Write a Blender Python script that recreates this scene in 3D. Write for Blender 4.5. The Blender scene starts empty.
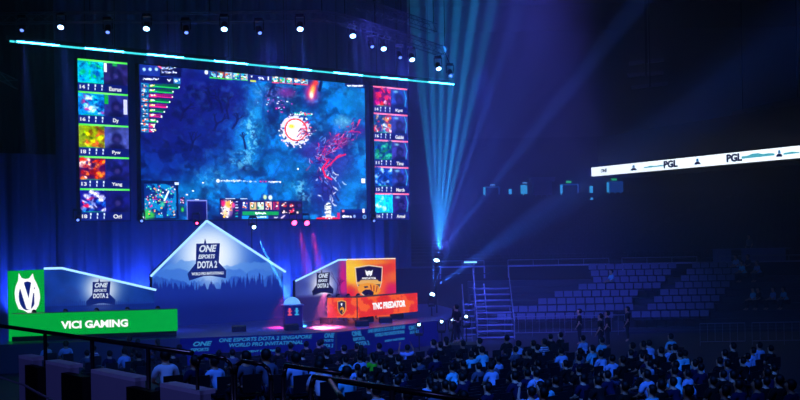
import bpy, bmesh, math, random
import numpy as np
from mathutils import Vector, Matrix
random.seed(7)
rng = np.random.default_rng(11)
S = bpy.context.scene
COL = S.collection
F = 1070.0; CH = 5.3; HY = 238.0; ROLL = math.radians(1.02)
# ---------------------------------------------------------------- camera
cam_d = bpy.data.cameras.new('camera'); cam = bpy.data.objects.new('camera', cam_d); COL.objects.link(cam)
cam_d.sensor_width = 36; cam_d.lens = F/800*36; cam_d.shift_y = (HY-200)/800; cam_d.clip_end = 600
r = Vector((math.cos(ROLL), 0, -math.sin(ROLL))); u = Vector((math.sin(ROLL), 0, math.cos(ROLL))); b = r.cross(u)
cam.matrix_world = Matrix(((r.x,u.x,b.x,0),(r.y,u.y,b.y,0),(r.z,u.z,b.z,CH),(0,0,0,1)))
S.camera = cam
# ---------------------------------------------------------------- world, exposure
w = bpy.data.worlds.new('world'); S.world = w; w.use_nodes = True
w.node_tree.nodes['Background'].inputs[0].default_value = (0.02, 0.02, 0.10, 1)
w.node_tree.nodes['Background'].inputs[1].default_value = 0.02
S.view_settings.view_transform = 'Standard'; S.view_settings.look = 'None'
S.view_settings.exposure = 0.0; S.view_settings.gamma = 1; S.view_settings.use_curve_mapping = False
S.cycles.volume_bounces = 0; S.cycles.max_bounces = 4; S.cycles.diffuse_bounces = 2
S.cycles.use_denoising = True

def ray(x, y):
    a, c = (x-400)/F, -(y-HY)/F
    cs, sn = math.cos(ROLL), math.sin(ROLL)
    return a*cs + c*sn, -a*sn + c*cs
def P(x, y, d):
    wx, wz = ray(x, y); return Vector((wx*d, d, CH+wz*d))
def PZ(x, y, z):
    wx, wz = ray(x, y); d = (z-CH)/wz; return Vector((wx*d, d, z))
# screen plane frame
DV = Vector((math.sin(math.radians(52)), math.cos(math.radians(52)), 0)); NV = Vector((DV.y, -DV.x, 0))
_o = P(79.5, 221, 53); O = Vector((_o.x, _o.y, 0))
def hit(x, y, o=O, dv=DV):
    """ray through a picture point met with the upright plane o + s*dv -> (s, z)"""
    wx, wz = ray(x, y)
    s = (wx*o.y - o.x)/(dv.x - wx*dv.y)
    return s, CH + wz*(o.y + s*dv.y)
def rowpt(s, t, z=0): 
    p = O + DV*s + NV*t; return Vector((p.x, p.y, z))

def spot(name, loc, target, energy, color, ang, blend=.3, radius=.05):
    l = bpy.data.lights.new(name, 'SPOT'); l.energy = energy; l.color = color
    l.spot_size = math.radians(ang); l.spot_blend = blend; l.shadow_soft_size = radius
    o = bpy.data.objects.new(name, l); COL.objects.link(o); o.location = loc
    o.rotation_euler = (Vector(target)-Vector(loc)).to_track_quat('-Z', 'Y').to_euler(); return o
STAGE = 1.2
BLUE = (0.03, 0.10, 1.0); CYAN = (0.02, 0.42, 1.0); INDIGO = (0.10, 0.08, 1.0)
# unseen wash spots added above the frame to brighten the audience
for (x, y, tx, ty, e) in ((-9, 14, -6, 34, 9000), (2, 12, 1, 37, 22000), (12, 14, 8, 40, 5000), (20, 16, 15, 42, 1200)):
    spot('audience_fill', (x, y, 20), (tx, ty, 0), e, (0.035, 0.17, 1.0), 62, .9, .3)
# lamps washing stage and backcloth
for s in range(-2, 26, 3):
    a = rowpt(s, -1.6, STAGE+.4); spot('cloth_uplight', a, a - NV*1.3 + Vector((0,0,1.6)), 4200 if s > 3 else 2200, (0.03, 0.11, 1.0), 100, .9, .1)
for s, t, e in ((1, 9, 2500), (6, 9, 4500), (14, 9, 5500), (21, 7, 5000)):
    spot('stage_wash', rowpt(s, t, 15), rowpt(s+1, 2, STAGE), e, (0.05, 0.08, 1.0), 60, .8, .2)
spot('front_fill', (-2, 28, 19), (-4, 47.5, .8), 15000, (.10, .08, 1.0), 44, .9, .3)  # added front spots without fixtures, lifting the stage front and floor
spot('front_fill', (6, 36, 19), (4.5, 52, 0), 21000, (.12, .10, 1.0), 36, .9, .3)
spot('parapet_fill', (-7, 1, 13), (-3, 12.5, 3), 1500, (.20, .22, 1.0), 60, .9, .3)  # unseen spots added near the camera to brighten hoardings and near rails
spot('parapet_fill', (5, 2, 12), (0, 9, 3.5), 500, (.20, .25, 1.0), 60, .9, .3)
# unseen fill spots added to tint the hall haze and far seating
spot('hall_fill', P(436, 263.5, 58)+Vector((.2, -.4, .6)), (7, 90, 23), 11000, (0.08, 0.09, 1.0), 56, 1, .4)
spot('hall_fill', (-2, 44, 14), (11, 80, 13), 8000, (0.08, 0.09, 1.0), 50, 1, .4)
spot('bowl_fill', (4, 40, 19), (8, 61, 1), 22000, (0.08, 0.10, 1.0), 42, .9, .3)

# ================================================================ helpers
def lin(c): return tuple((v/255.0)**2.2 for v in c)
_m = {}
def mat(name, rgb, rough=.7, metal=0, noise=.15, scale=6, emit=None, es=0, spec=.3):
    if name in _m: return _m[name]
    m = bpy.data.materials.new(name); m.use_nodes = True; nt = m.node_tree; bs = nt.nodes['Principled BSDF']
    c = lin(rgb)
    tc = nt.nodes.new('ShaderNodeTexCoord'); nz = nt.nodes.new('ShaderNodeTexNoise'); nz.inputs['Scale'].default_value = scale
    nt.links.new(tc.outputs['Object'], nz.inputs['Vector'])
    mx = nt.nodes.new('ShaderNodeMix'); mx.data_type = 'RGBA'
    mx.inputs['A'].default_value = (*[v*(1-noise) for v in c], 1); mx.inputs['B'].default_value = (*[min(1, v*(1+noise)) for v in c], 1)
    nt.links.new(nz.outputs['Fac'], mx.inputs['Factor']); nt.links.new(mx.outputs['Result'], bs.inputs['Base Color'])
    bs.inputs['Roughness'].default_value = rough; bs.inputs['Metallic'].default_value = metal
    bs.inputs['Specular IOR Level'].default_value = spec
    if emit: bs.inputs['Emission Color'].default_value = (*lin(emit), 1); bs.inputs['Emission Strength'].default_value = es
    _m[name] = m; return m
def glow(name, rgb, es):
    if name in _m: return _m[name]
    m = bpy.data.materials.new(name); m.use_nodes = True; nt = m.node_tree; nt.nodes.clear()
    e = nt.nodes.new('ShaderNodeEmission'); e.inputs[0].default_value = (*lin(rgb), 1); e.inputs[1].default_value = es
    o = nt.nodes.new('ShaderNodeOutputMaterial'); nt.links.new(e.outputs[0], o.inputs[0]); _m[name] = m; return m
def pixmat(name, es):
    if name in _m: return _m[name]
    m = bpy.data.materials.new(name); m.use_nodes = True; nt = m.node_tree; nt.nodes.clear()
    a = nt.nodes.new('ShaderNodeAttribute'); a.attribute_name = 'pix'
    e = nt.nodes.new('ShaderNodeEmission'); e.inputs[1].default_value = es
    o = nt.nodes.new('ShaderNodeOutputMaterial'); nt.links.new(a.outputs['Color'], e.inputs[0]); nt.links.new(e.outputs[0], o.inputs[0])
    _m[name] = m; return m

class MB:
    def __init__(s): s.v = []; s.f = []
    def add(s, vs, fs):
        n = len(s.v); s.v += [tuple(p) for p in vs]; s.f += [tuple(n+i for i in f) for f in fs]
    def box(s, c, size, rz=0, M=None):
        x, y, z = [k/2 for k in size]; c = Vector(c); R = M if M else Matrix.Rotation(rz, 3, 'Z')
        pts = [c + R @ Vector((i*x, j*y, k*z)) for k in (-1, 1) for i, j in ((-1,-1),(1,-1),(1,1),(-1,1))]
        s.add(pts, [(3,2,1,0),(4,5,6,7),(0,1,5,4),(1,2,6,5),(2,3,7,6),(3,0,4,7)]); return s
    def slab(s, pts, off):
        """polygon pts pushed by vector off -> closed solid"""
        n = len(pts); off = Vector(off); q = [Vector(p) for p in pts] + [Vector(p)+off for p in pts]
        s.add(q, [tuple(range(n))[::-1], tuple(range(n, 2*n))] + [(i, (i+1) % n, n+(i+1) % n, n+i) for i in range(n)]); return s
    def tube(s, p, q, r0, r1=None, n=8):
        p, q = Vector(p), Vector(q); r1 = r0 if r1 is None else r1; d = (q-p)
        if d.length < 1e-6: return s
        d.normalize(); a = d.orthogonal().normalized(); c = d.cross(a); pts = []
        for cc, rr in ((p, r0), (q, r1)):
            pts += [cc + (a*math.cos(2*math.pi*i/n) + c*math.sin(2*math.pi*i/n))*rr for i in range(n)]
        s.add(pts, [tuple(range(n))[::-1], tuple(range(n, 2*n))] + [(i, (i+1) % n, n+(i+1) % n, n+i) for i in range(n)]); return s
    def path(s, pts, r, n=8):
        for i in range(len(pts)-1): s.tube(pts[i], pts[i+1], r, n=n)
        return s
    def lathe(s, prof, c=(0,0,0), n=20, M=None):
        c = Vector(c); pts = []; M = M or Matrix.Identity(3)
        for (rr, z) in prof: pts += [c + M @ Vector((rr*math.cos(2*math.pi*i/n), rr*math.sin(2*math.pi*i/n), z)) for i in range(n)]
        fs = [(k*n+i, k*n+(i+1) % n, (k+1)*n+(i+1) % n, (k+1)*n+i) for k in range(len(prof)-1) for i in range(n)]
        fs += [tuple(range(n))[::-1], tuple(range((len(prof)-1)*n, len(prof)*n))]; s.add(pts, fs); return s
    def ball(s, c, r, n=12, sc=(1,1,1)):
        k = n//2; prof = [(max(.001, math.sin(math.pi*i/k))*r, -math.cos(math.pi*i/k)*r) for i in range(k+1)]
        M = Matrix.Diagonal(sc); return s.lathe(prof, c, n, M)
    def mesh(s, name, m, smooth=False):
        me = bpy.data.meshes.new(name); me.from_pydata(s.v, [], s.f); me.update()
        if m: me.materials.append(m)
        if smooth: me.polygons.foreach_set('use_smooth', [True]*len(me.polygons))
        return me
    def build(s, name, m, parent=None, smooth=False, origin=None):
        if origin is not None:
            o_ = Vector(origin); s.v = [tuple(Vector(p)-o_) for p in s.v]
        o = bpy.data.objects.new(name, s.mesh(name, m, smooth)); COL.objects.link(o)
        if parent: o.parent = parent
        if origin is not None: o.location = origin
        return o
def empty(name, loc=(0,0,0), rz=0):
    o = bpy.data.objects.new(name, None); COL.objects.link(o); o.location = loc; o.rotation_euler = (0, 0, rz); o.empty_display_size = .2; return o
def tag(o, label=None, cat=None, group=None, kind=None):
    if label: o['label'] = label
    if cat: o['category'] = cat
    if group: o['group'] = group
    if kind: o['kind'] = kind
    return o
def local(o):
    """makes children built in world space keep their place under an Empty that is not at the origin"""
    bpy.context.view_layer.update(); inv = o.matrix_basis.inverted()
    for c in o.children: c.matrix_basis = inv @ c.matrix_basis
    return o
def copy_tree(o, parent=None):
    c = o.copy(); COL.objects.link(c); c.parent = parent
    if 'label' in c and parent is None: del c['label']
    for ch in o.children: copy_tree(ch, c)
    return c
def text(body, name, m, parent, org, ud, vd, width, height, bold=.02, shear=0, depth=.01, align='C'):
    """lettering as a thin solid; org = centre of the line; ud/vd = directions; scaled to width x height"""
    cu = bpy.data.curves.new(name, 'FONT'); cu.body = body; cu.size = 1; cu.offset = bold; cu.shear = shear; cu.extrude = .02; cu.resolution_u = 3
    t = bpy.data.objects.new(name, cu); COL.objects.link(t); dg = bpy.context.evaluated_depsgraph_get()
    me = bpy.data.meshes.new_from_object(t.evaluated_get(dg)); bpy.data.objects.remove(t); bpy.data.curves.remove(cu)
    n = len(me.vertices); co = np.empty(n*3); me.vertices.foreach_get('co', co); co = co.reshape(-1, 3)
    mn, mx = co.min(0), co.max(0)
    ud = Vector(ud).normalized(); vd = Vector(vd); nd = ud.cross(vd).normalized()
    U, V, N = np.array(ud), np.array(vd), np.array(nd)
    sx = width/(mx[0]-mn[0]); sy = (height/(mx[1]-mn[1])) if height else sx
    k = (co-(mn+mx)/2)
    out = np.array(Vector(org)) + np.outer(k[:,0]*sx, U) + np.outer(k[:,1]*sy, V) + np.outer((k[:,2]/.04)*depth, N)
    me.vertices.foreach_set('co', out.ravel()); me.materials.clear(); me.materials.append(m); me.update()
    o = bpy.data.objects.new(name, me); COL.objects.link(o); o.parent = parent; return o

# ---------------------------------------------------------------- picture painting for LED surfaces
def fbm(h, w_, cell, octs=4, seed=0):
    g = np.random.default_rng(seed); out = np.zeros((h, w_)); amp = 1; tot = 0
    for o_ in range(octs):
        c = max(1.5, cell/2**o_); gh, gw = int(h/c)+3, int(w_/c)+3; n = g.random((gh, gw))
        yy = np.arange(h)/c; xx = np.arange(w_)/c; y0 = yy.astype(int); x0 = xx.astype(int)
        fy = (yy-y0)[:, None]; fx = (xx-x0)[None, :]; fy = fy*fy*(3-2*fy); fx = fx*fx*(3-2*fx)
        a = n[y0][:, x0]; b_ = n[y0][:, x0+1]; c_ = n[y0+1][:, x0]; d_ = n[y0+1][:, x0+1]
        out += amp*((a*(1-fx)+b_*fx)*(1-fy)+(c_*(1-fx)+d_*fx)*fy); tot += amp; amp *= .55
    return out/tot
class Canvas:
    """paint in picture coordinates; mapped through the given plane so shapes are drawn in the plane itself"""
    def __init__(s, w_, h, mp, base=(0,0,0)):
        s.w, s.h, s.mp = w_, h, mp; s.a = np.zeros((h, w_, 3)); s.a[:] = base
        s.Y, s.X = np.mgrid[0:h, 0:w_]
    def blob(s, x, y, rx, ry, c, k=1.0, p=2.0, ang=0, tex=None):
        u_, v_ = s.mp(x, y); ax = abs(s.mp(x+rx, y)[0]-u_)+1e-6; ay = abs(s.mp(x, y+ry)[1]-v_)+1e-6
        dx, dy = (s.X-u_), (s.Y-v_); ca, sa = math.cos(ang), math.sin(ang)
        q = ((dx*ca+dy*sa)/ax)**2 + ((-dx*sa+dy*ca)/ay)**2
        m = k*np.exp(-q**(p/2)*1.2)
        if tex is not None: m = m*tex
        s.a = s.a*(1-m[..., None]) + np.array(c)*m[..., None]
    def disc(s, x, y, r_, c, r0=0):
        u_, v_ = s.mp(x, y); ax = abs(s.mp(x+r_, y)[0]-u_); q = np.hypot(s.X-u_, s.Y-v_); s.a[(q <= ax) & (q >= ax*r0)] = c
    def rect(s, x0, y0, x1, y1, c):
        u0, v0 = s.mp(x0, (y0+y1)/2)[0], s.mp((x0+x1)/2, y0)[1]; u1, v1 = s.mp(x1, (y0+y1)/2)[0], s.mp((x0+x1)/2, y1)[1]
        u0, u1, v0, v1 = [int(round(k)) for k in (u0, u1, v0, v1)]
        s.a[max(0, v0):max(v0+1, v1), max(0, u0):max(u0+1, u1)] = c
    def line(s, pts, c, w_=.6, k=1):
        for (x0, y0), (x1, y1) in zip(pts[:-1], pts[1:]):
            u0, v0 = s.mp(x0, y0); u1, v1 = s.mp(x1, y1); L = max(1, math.hypot(u1-u0, v1-v0))
            t = np.clip(((s.X-u0)*(u1-u0)+(s.Y-v0)*(v1-v0))/(L*L), 0, 1)
            q = np.hypot(s.X-(u0+t*(u1-u0)), s.Y-(v0+t*(v1-v0))); m = k*np.clip(w_*s.w/230+.5-q, 0, 1)
            s.a = s.a*(1-m[..., None]) + np.array(c)*m[..., None]
    def confetti(s, x0, y0, x1, y1, cols, n, w_=1, h=1):
        for _ in range(n):
            x = random.uniform(x0, x1-w_); y = random.uniform(y0, y1-h); s.rect(x, y, x+random.uniform(.4, 1)*w_, y+random.uniform(.4, 1)*h, random.choice(cols))
def pixel_mesh(name, img, bl, ud, vd, W, H, m, parent, mask=None):
    """grid of W x H metres carrying one colour per cell; bl = lower left corner"""
    h, w_ = img.shape[:2]; bl = np.array(bl); ud = np.array(ud); vd = np.array(vd)
    xs = np.linspace(0, W, w_+1); ys = np.linspace(H, 0, h+1)
    co = bl + xs[None, :, None]*ud + ys[:, None, None]*vd; co = co.reshape(-1, 3)
    i = np.arange(h)[:, None]*(w_+1)+np.arange(w_)[None, :]
    f = np.stack([i+w_+1, i+w_+2, i+1, i], -1).reshape(-1, 4); colr = img.reshape(-1, 3)
    if mask is not None: k = mask.reshape(-1); f = f[k]; colr = colr[k]
    me = bpy.data.meshes.new(name); me.vertices.add(len(co)); me.vertices.foreach_set('co', co.ravel())
    me.loops.add(f.size); me.loops.foreach_set('vertex_index', f.ravel()); me.polygons.add(len(f))
    me.polygons.foreach_set('loop_start', np.arange(len(f))*4); me.update(calc_edges=True)
    at = me.attributes.new('pix', 'FLOAT_COLOR', 'FACE'); c4 = np.ones((len(f), 4)); c4[:, :3] = (np.clip(colr, 0, 255)/255)**2.2
    at.data.foreach_set('color', c4.ravel()); me.materials.append(m)
    o = bpy.data.objects.new(name, me); COL.objects.link(o); o.parent = parent; return o
UP = Vector((0, 0, 1))

# ================================================================ structure
BLK = mat('black_paint', (14, 14, 18), .6); DARK = mat('dark_concrete', (52, 52, 60), .8); HALL = mat('hall_floor', (50, 50, 58), .75, scale=1.5)
MB().box((10, 60, -.1), (150, 150, .2)).build('floor', HALL)['kind'] = 'structure'
MB().box((10, 60, 31), (150, 150, .3)).build('ceiling', BLK)['kind'] = 'structure'
# roof ribs
for i, y in enumerate(range(30, 120, 12)):
    tag(MB().box((10, y, 30.3), (140, .5, 1.0)).build('trim_%d' % (i+1), mat('roof_rib', (30, 30, 40), .7)), kind='structure')
for i, (xa, ya, xb, yb) in enumerate(((-60, 134, 85, 134), (-45, 0, -45, 134), (84, 0, 84, 134))):
    v = Vector((xb-xa, yb-ya, 0)); tag(MB().box(((xa+xb)/2, (ya+yb)/2, 15.4), (v.length, .4, 31), math.atan2(v.y, v.x)).build(('wall_far', 'wall_left', 'wall_right')[i], DARK), kind='structure')
# stage
front = [P(-80, 0, 43.4), P(200, 0, 45.8), P(335, 0, 47.4), P(442, 0, 53.4), P(452, 0, 60)]
front = [(p.x, p.y) for p in front]
back = [rowpt(24, -3), rowpt(-14, -3)]
poly = front + [(p.x, p.y) for p in back]
STF = mat('stage_floor', (70, 72, 92), .32, noise=.1, scale=1.2, spec=.6)
so = MB().slab([(x, y, 0.003) for x, y in poly], (0, 0, STAGE-.003)).build('stage_floor', STF); tag(so, kind='structure')
# draped backcloth
def wavy(s0, s1, t, z0, z1, name, m, amp=.14, per=.9, holes=None):
    n = int((s1-s0)*10); vs = []; fs = []
    for i in range(n+1):
        s = s0+(s1-s0)*i/n; k = amp*math.sin(s*2*math.pi/per+1.3*math.sin(s*.7))+.05*math.sin(s*17)
        for z in (z0, z1): p = rowpt(s, t+k, z); vs.append(p)
    fs = [(2*i, 2*i+2, 2*i+3, 2*i+1) for i in range(n)]
    b_ = MB(); b_.add(vs, fs); b_.add([v - NV*.03 for v in vs], [f[::-1] for f in fs]); return b_.build(name, m, smooth=True)
CLOTH = mat('backcloth_fabric', (70, 76, 110), .95, scale=3)
tag(wavy(-13, 23, -2.6, STAGE+.01, 21, 'backcloth', CLOTH), 'tall blue-lit draped backcloth hanging behind the stage and video wall', 'curtain')
VELV = mat('masking_velvet', (10, 10, 14), 1.0)
tag(wavy(-13.5, -.6, -1.5, 9.8, 20, 'masking_drape', VELV, .1, 1.4), 'black masking drape hanging left of the left player portrait screen', 'curtain')

# ================================================================ main video wall
def planemap(w_, h, s0, s1, z0, z1, o=O, dv=DV):
    def mp(x, y): s, z = hit(x, y, o, dv); return (s-s0)/(s1-s0)*w_, (z1-z)/(z1-z0)*h
    return mp
ms0 = hit(140.3, 140)[0]; ms1 = hit(365.3, 140)[0]; mz1 = hit(140, 64.3)[1]; mz0 = (hit(141, 219.3)[1]+hit(366, 219.5)[1])/2
mz1 = (mz1+hit(364, 84.8)[1])/2
W_, H_ = 360, 236
mp = planemap(W_, H_, ms0, ms1, mz0, mz1); c = Canvas(W_, H_, mp, (10, 75, 160))
n1 = fbm(H_, W_, 60, 5, 1); n2 = fbm(H_, W_, 22, 4, 2); n3 = fbm(H_, W_, 8, 3, 3); n4 = fbm(H_, W_, 36, 5, 9)
c.a = np.array((0, 98, 176))*(.45+1.05*n2[..., None])*(.7+.6*n3[..., None])
c.a += np.array((20, 30, 40))*np.clip(n1-.5, 0, 1)[..., None]*3
c.blob(175, 105, 62, 62, (24, 26, 120), 1, 4); c.blob(225, 90, 32, 32, (26, 32, 138), .9, 3); c.blob(160, 160, 44, 30, (18, 32, 128), .75, 3)
c.blob(205, 140, 35, 40, (14, 46, 140), .7, 3)
ridg = 1-np.abs(n4-.5)*9; c.a = c.a*(1-.55*np.clip(ridg, 0, 1)[..., None]) + np.array((14, 12, 70))*.55*np.clip(ridg, 0, 1)[..., None]
c.blob(175, 105, 55, 50, (22, 20, 96), .5, 4); dk = np.clip((fbm(H_, W_, 18, 5, 77)-.56)*7, 0, 1)*np.clip(1.3-c.X/W_*1.1, .15, 1)*.75; c.a = c.a*(1-dk[..., None])+np.array((12, 14, 66))*dk[..., None]
fl = np.clip((fbm(H_, W_, 7, 3, 78)-.6)*8, 0, 1)*.4*np.clip(c.X/W_+.1, 0, 1); c.a = c.a*(1-fl[..., None])+np.array((60, 160, 215))*fl[..., None]
ridg = np.clip(1-np.abs(n2-.5)*14, 0, 1)*(.5+.5*n1); c.a = c.a*(1-.4*ridg[..., None]) + np.array((8, 20, 90))*.4*ridg[..., None]
tex = np.clip(n2*1.6-.2, 0, 1)
for (x, y, rx, ry, k) in ((250, 82, 12, 9, .5), (258, 98, 12, 14, .7), (253, 120, 12, 18, .85), (248, 145, 13, 18, .85), (236, 160, 18, 14, .7), (212, 178, 22, 14, .7), (185, 192, 25, 14, .5), (300, 190, 14, 12, .7), (355, 100, 16, 14, .5), (342, 178, 18, 16, .5)):
    c.blob(x, y, rx, ry, (22, 150, 222), k, 2.5, tex=tex)
c.blob(356, 118, 16, 34, (0, 120, 200), .55, 3, tex=.3+.7*n1); c.blob(284, 165, 20, 22, (0, 112, 196), .6, 3, tex=.4+.6*n2); c.blob(350, 185, 16, 22, (6, 120, 205), .5, 3, tex=tex)
t3 = np.clip((fbm(H_, W_, 4, 3, 13)-.5)*5, 0, 1)
for (x, y, rx, ry, k) in ((249, 135, 10, 26, .8), (240, 160, 12, 10, .6), (300, 186, 10, 8, .7), (343, 122, 10, 7, .9), (305, 195, 8, 9, .6), (270, 95, 20, 10, .5), (210, 180, 18, 12, .4)):
    c.blob(x, y, rx, ry, (120, 205, 240), k, 3, tex=t3)
c.blob(343, 122, 9, 7, (90, 180, 225), .7, 4)
# dark wooded patches and bare branches
def branch(x, y, a, L, w_, col, dep=4):
    if dep == 0 or L < 1.2: return
    x2, y2 = x+math.cos(a)*L, y+math.sin(a)*L; c.line([(x, y), (x2, y2)], col, w_, .8)
    for _ in range(2): branch(x2, y2, a+random.uniform(-.8, .8), L*random.uniform(.6, .85), w_*.7, col, dep-1)
for (x, y, L) in ((222, 112, 9), (228, 118, 8), (211, 104, 7), (268, 96, 7), (245, 148, 6), (232, 128, 6), (338, 200, 12), (322, 190, 9), (160, 96, 9), (180, 120, 9), (330, 172, 8), (190, 150, 8), (214, 130, 7)):
    branch(x, y, random.uniform(-2.2, -.9), L, 1.1, (16, 14, 66))
# river banks
c.line([(252, 76), (264, 94), (262, 118), (268, 140), (258, 165), (240, 180)], (6, 60, 140), 1, .5)
c.line([(262, 196), (282, 160), (300, 150)], (6, 60, 150), 1, .4)
c.line([(290, 150), (305, 140), (320, 150), (335, 156)], (40, 150, 215), 1.2, .5)
# battle: magenta, pink and pale strokes
c.blob(335, 155, 20, 30, (60, 22, 130), .75, 3, tex=.4+.6*n2); c.blob(325, 190, 16, 24, (40, 26, 120), .7, 3); c.blob(312, 150, 16, 12, (70, 30, 130), .6, 3); c.blob(358, 130, 12, 8, (60, 30, 120), .7, 3)
c.blob(272, 100, 16, 10, (110, 30, 140), .6, 3, tex=t3*.6+.4*n2); c.blob(340, 140, 11, 6, (220, 20, 90), .75, 2.5, tex=.3+.7*n2); c.blob(286, 92, 10, 6, (150, 30, 130), .6, 3)

path = [(352, 128), (340, 140), (327, 148), (316, 152), (322, 166), (326, 178), (330, 196)]
for _ in range(260):
    k = random.random()*(len(path)-1); i = int(k); f = k-i; sx = 7.5-3*f
    x = path[i][0]*(1-f)+path[i+1][0]*f+random.gauss(0, sx); y = path[i][1]*(1-f)+path[i+1][1]*f+random.gauss(0, 5)
    a = random.gauss(-.7 if i < 3 else 1.2, .6); L = random.uniform(1, 4); bend = random.uniform(-.7, .7); x2, y2 = x+L*math.cos(a), y+L*math.sin(a)
    pal = [(230, 30, 90), (250, 50, 110), (200, 30, 110), (150, 40, 140), (200, 170, 230), (110, 140, 225), (70, 30, 140), (30, 20, 100), (60, 120, 210), (26, 24, 96)] if i < 4 else [(170, 200, 245), (90, 130, 210), (30, 30, 100), (20, 24, 90), (50, 90, 180), (220, 225, 250), (80, 50, 140)]
    c.line([(x, y), (x2, y2), (x2+L*.7*math.cos(a+bend), y2+L*.7*math.sin(a+bend))], random.choice(pal), random.uniform(.15, .7), .8)
c.line([(328, 160), (322, 168), (325, 176), (331, 179)], (235, 20, 80), 1, 1); c.line([(325, 168), (337, 157), (345, 154)], (235, 30, 90), .9, .9)
for _ in range(26):
    x = random.gauss(276, 9); y = random.gauss(101, 5); c.rect(x, y, x+random.uniform(.6, 2), y+random.uniform(.5, 1.4), random.choice([(230, 90, 190), (190, 40, 150), (220, 220, 250), (120, 200, 240)]))
# fire column
c.blob(311, 93, 7, 10, (190, 20, 110), .9, 2.5); c.blob(312, 89, 4, 9, (240, 50, 70), 1, 2.5, ang=.35); c.blob(312, 90, 2.4, 6, (255, 190, 60), 1, 2.5, ang=.3); c.blob(311, 95, 2.4, 4, (255, 245, 230), 1, 2.5); c.blob(315.5, 82.5, 3, 3, (230, 60, 60), 1, 3)
c.line([(321, 82), (319, 90)], (10, 14, 60), 1.6, .9)
# white ring
c.disc(295, 130, 14.5, (214, 224, 250)); 
for _ in range(110):
    a = random.uniform(0, 6.28); r_ = random.gauss(14.5, 1.3); c.blob(295+r_*math.cos(a), 130+r_*math.sin(a)*1.06, 1, 1, random.choice([(235, 240, 255), (20, 60, 150), (10, 30, 90), (240, 200, 230)]), 1, 6)
c.disc(295, 130, 11, (250, 240, 245)); c.disc(295.5, 129.5, 11.4, (235, 60, 60), .86); c.blob(293, 127, 6, 5, (255, 250, 220), 1, 3); c.blob(291, 126, 3, 2, (255, 210, 40), 1, 3)
c.blob(303, 131, 5, 6, (120, 60, 140), .8, 3, tex=t3*.7+.3)
for _ in range(34):
    x = random.gauss(303, 4); y = random.gauss(131, 6); a = random.uniform(-1, .6); c.line([(x, y), (x+3*math.cos(a), y+3*math.sin(a))], random.choice([(220, 30, 70), (60, 30, 120), (255, 255, 255), (40, 20, 80)]), .5, .9)
c.rect(294, 113, 312, 115.5, (30, 190, 190)); c.confetti(293, 111.5, 313, 115.5, [(255, 255, 255), (240, 60, 80), (20, 120, 120)], 26, 2, 1.2)
# chat line
c.blob(217.5, 180.5, 2, 2, (235, 245, 255), 1, 8); c.confetti(220, 179.8, 243, 182.2, [(225, 235, 255), (150, 190, 240)], 60, 2, 1.4); c.confetti(243, 180.5, 257, 182.5, [(190, 215, 250), (60, 120, 210)], 34, 2, 1); c.confetti(258, 181, 267, 183, [(220, 30, 120), (60, 40, 140)], 14, 2, 1); c.confetti(268, 181, 282, 183.2, [(235, 240, 255), (190, 210, 250)], 44, 2, 1.2)
for (x, y) in ((202, 182), (192, 190), (186, 194), (297, 168), (298, 141)): c.rect(x, y, x+1.6, y+1.6, (235, 240, 255))
c.rect(361, 178.5, 365, 183, (240, 240, 250)); c.rect(293, 84.6, 296, 86, (10, 20, 70))
# score list, top left
NAVY = (14, 30, 100)
c.rect(140, 64, 181, 78, (24, 46, 140)); c.rect(160, 65, 181, 76.5, (12, 14, 66)); c.rect(140, 76, 173, 82.5, (12, 18, 84)); c.rect(173, 78.5, 180, 83.5, (40, 120, 190))
for x in (143.6, 149.6, 155.8): c.blob(x, 69, 1.8, 1.8, (170, 215, 245), 1, 6)
c.confetti(160.5, 67, 177, 70, [(120, 150, 220), (220, 225, 250)], 30, 1.6, 1); c.confetti(160.5, 71, 177, 73.6, [(120, 150, 220), (220, 225, 250)], 30, 1.6, 1); c.confetti(142.5, 78, 160, 80.5, [(190, 205, 240), (240, 245, 255)], 40, 1.6, 1.2)
c.line([(167, 79.2), (168.5, 80.8), (170, 79.2)], (240, 245, 255), .5); c.line([(158, 65.6), (160.5, 67.6)], (255, 90, 130), .8); c.confetti(174, 79, 180, 83, [(240, 250, 255), (40, 120, 190)], 12, 1, 2)
for i in range(10):
    y = 83.4+i*4.95; L = (38, 32, 31.5, 28.5, 26, 23, 20.5, 16, 13, 12)[i]; g = (1, 1, 0, 1, 0, 1, 0, 1, 0, 0)[i]
    c.rect(141, y, 148.5, y+4.2, (20, 110, 170)); c.confetti(141, y, 148.5, y+4.2, [(70, 190, 230), (230, 240, 250), (230, 110, 70), (20, 30, 90), (20, 60, 130)], 14, 2.5, 1.6)
    cc = np.array((10, 110, 50) if g else (190, 20, 110))
    for k in range(12): f = k/12; c.rect(149+(L-8)*f, y+.7, 149+(L-8)*(f+.09), y+4.1, cc*(1-f*.55)+np.array((20, 22, 100))*(f*.55))
    c.rect(149, y+3.2, 141+L, y+4.2, (30, 190, 80) if g else (235, 40, 130)); c.rect(140.2+L, y+2.8, 141.6+L, y+4.4, (240, 250, 240)); c.confetti(149.6, y+1, 156, y+3.2, [(240, 225, 120), (240, 240, 250)], 14, 1.6, 1.2)
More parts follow.
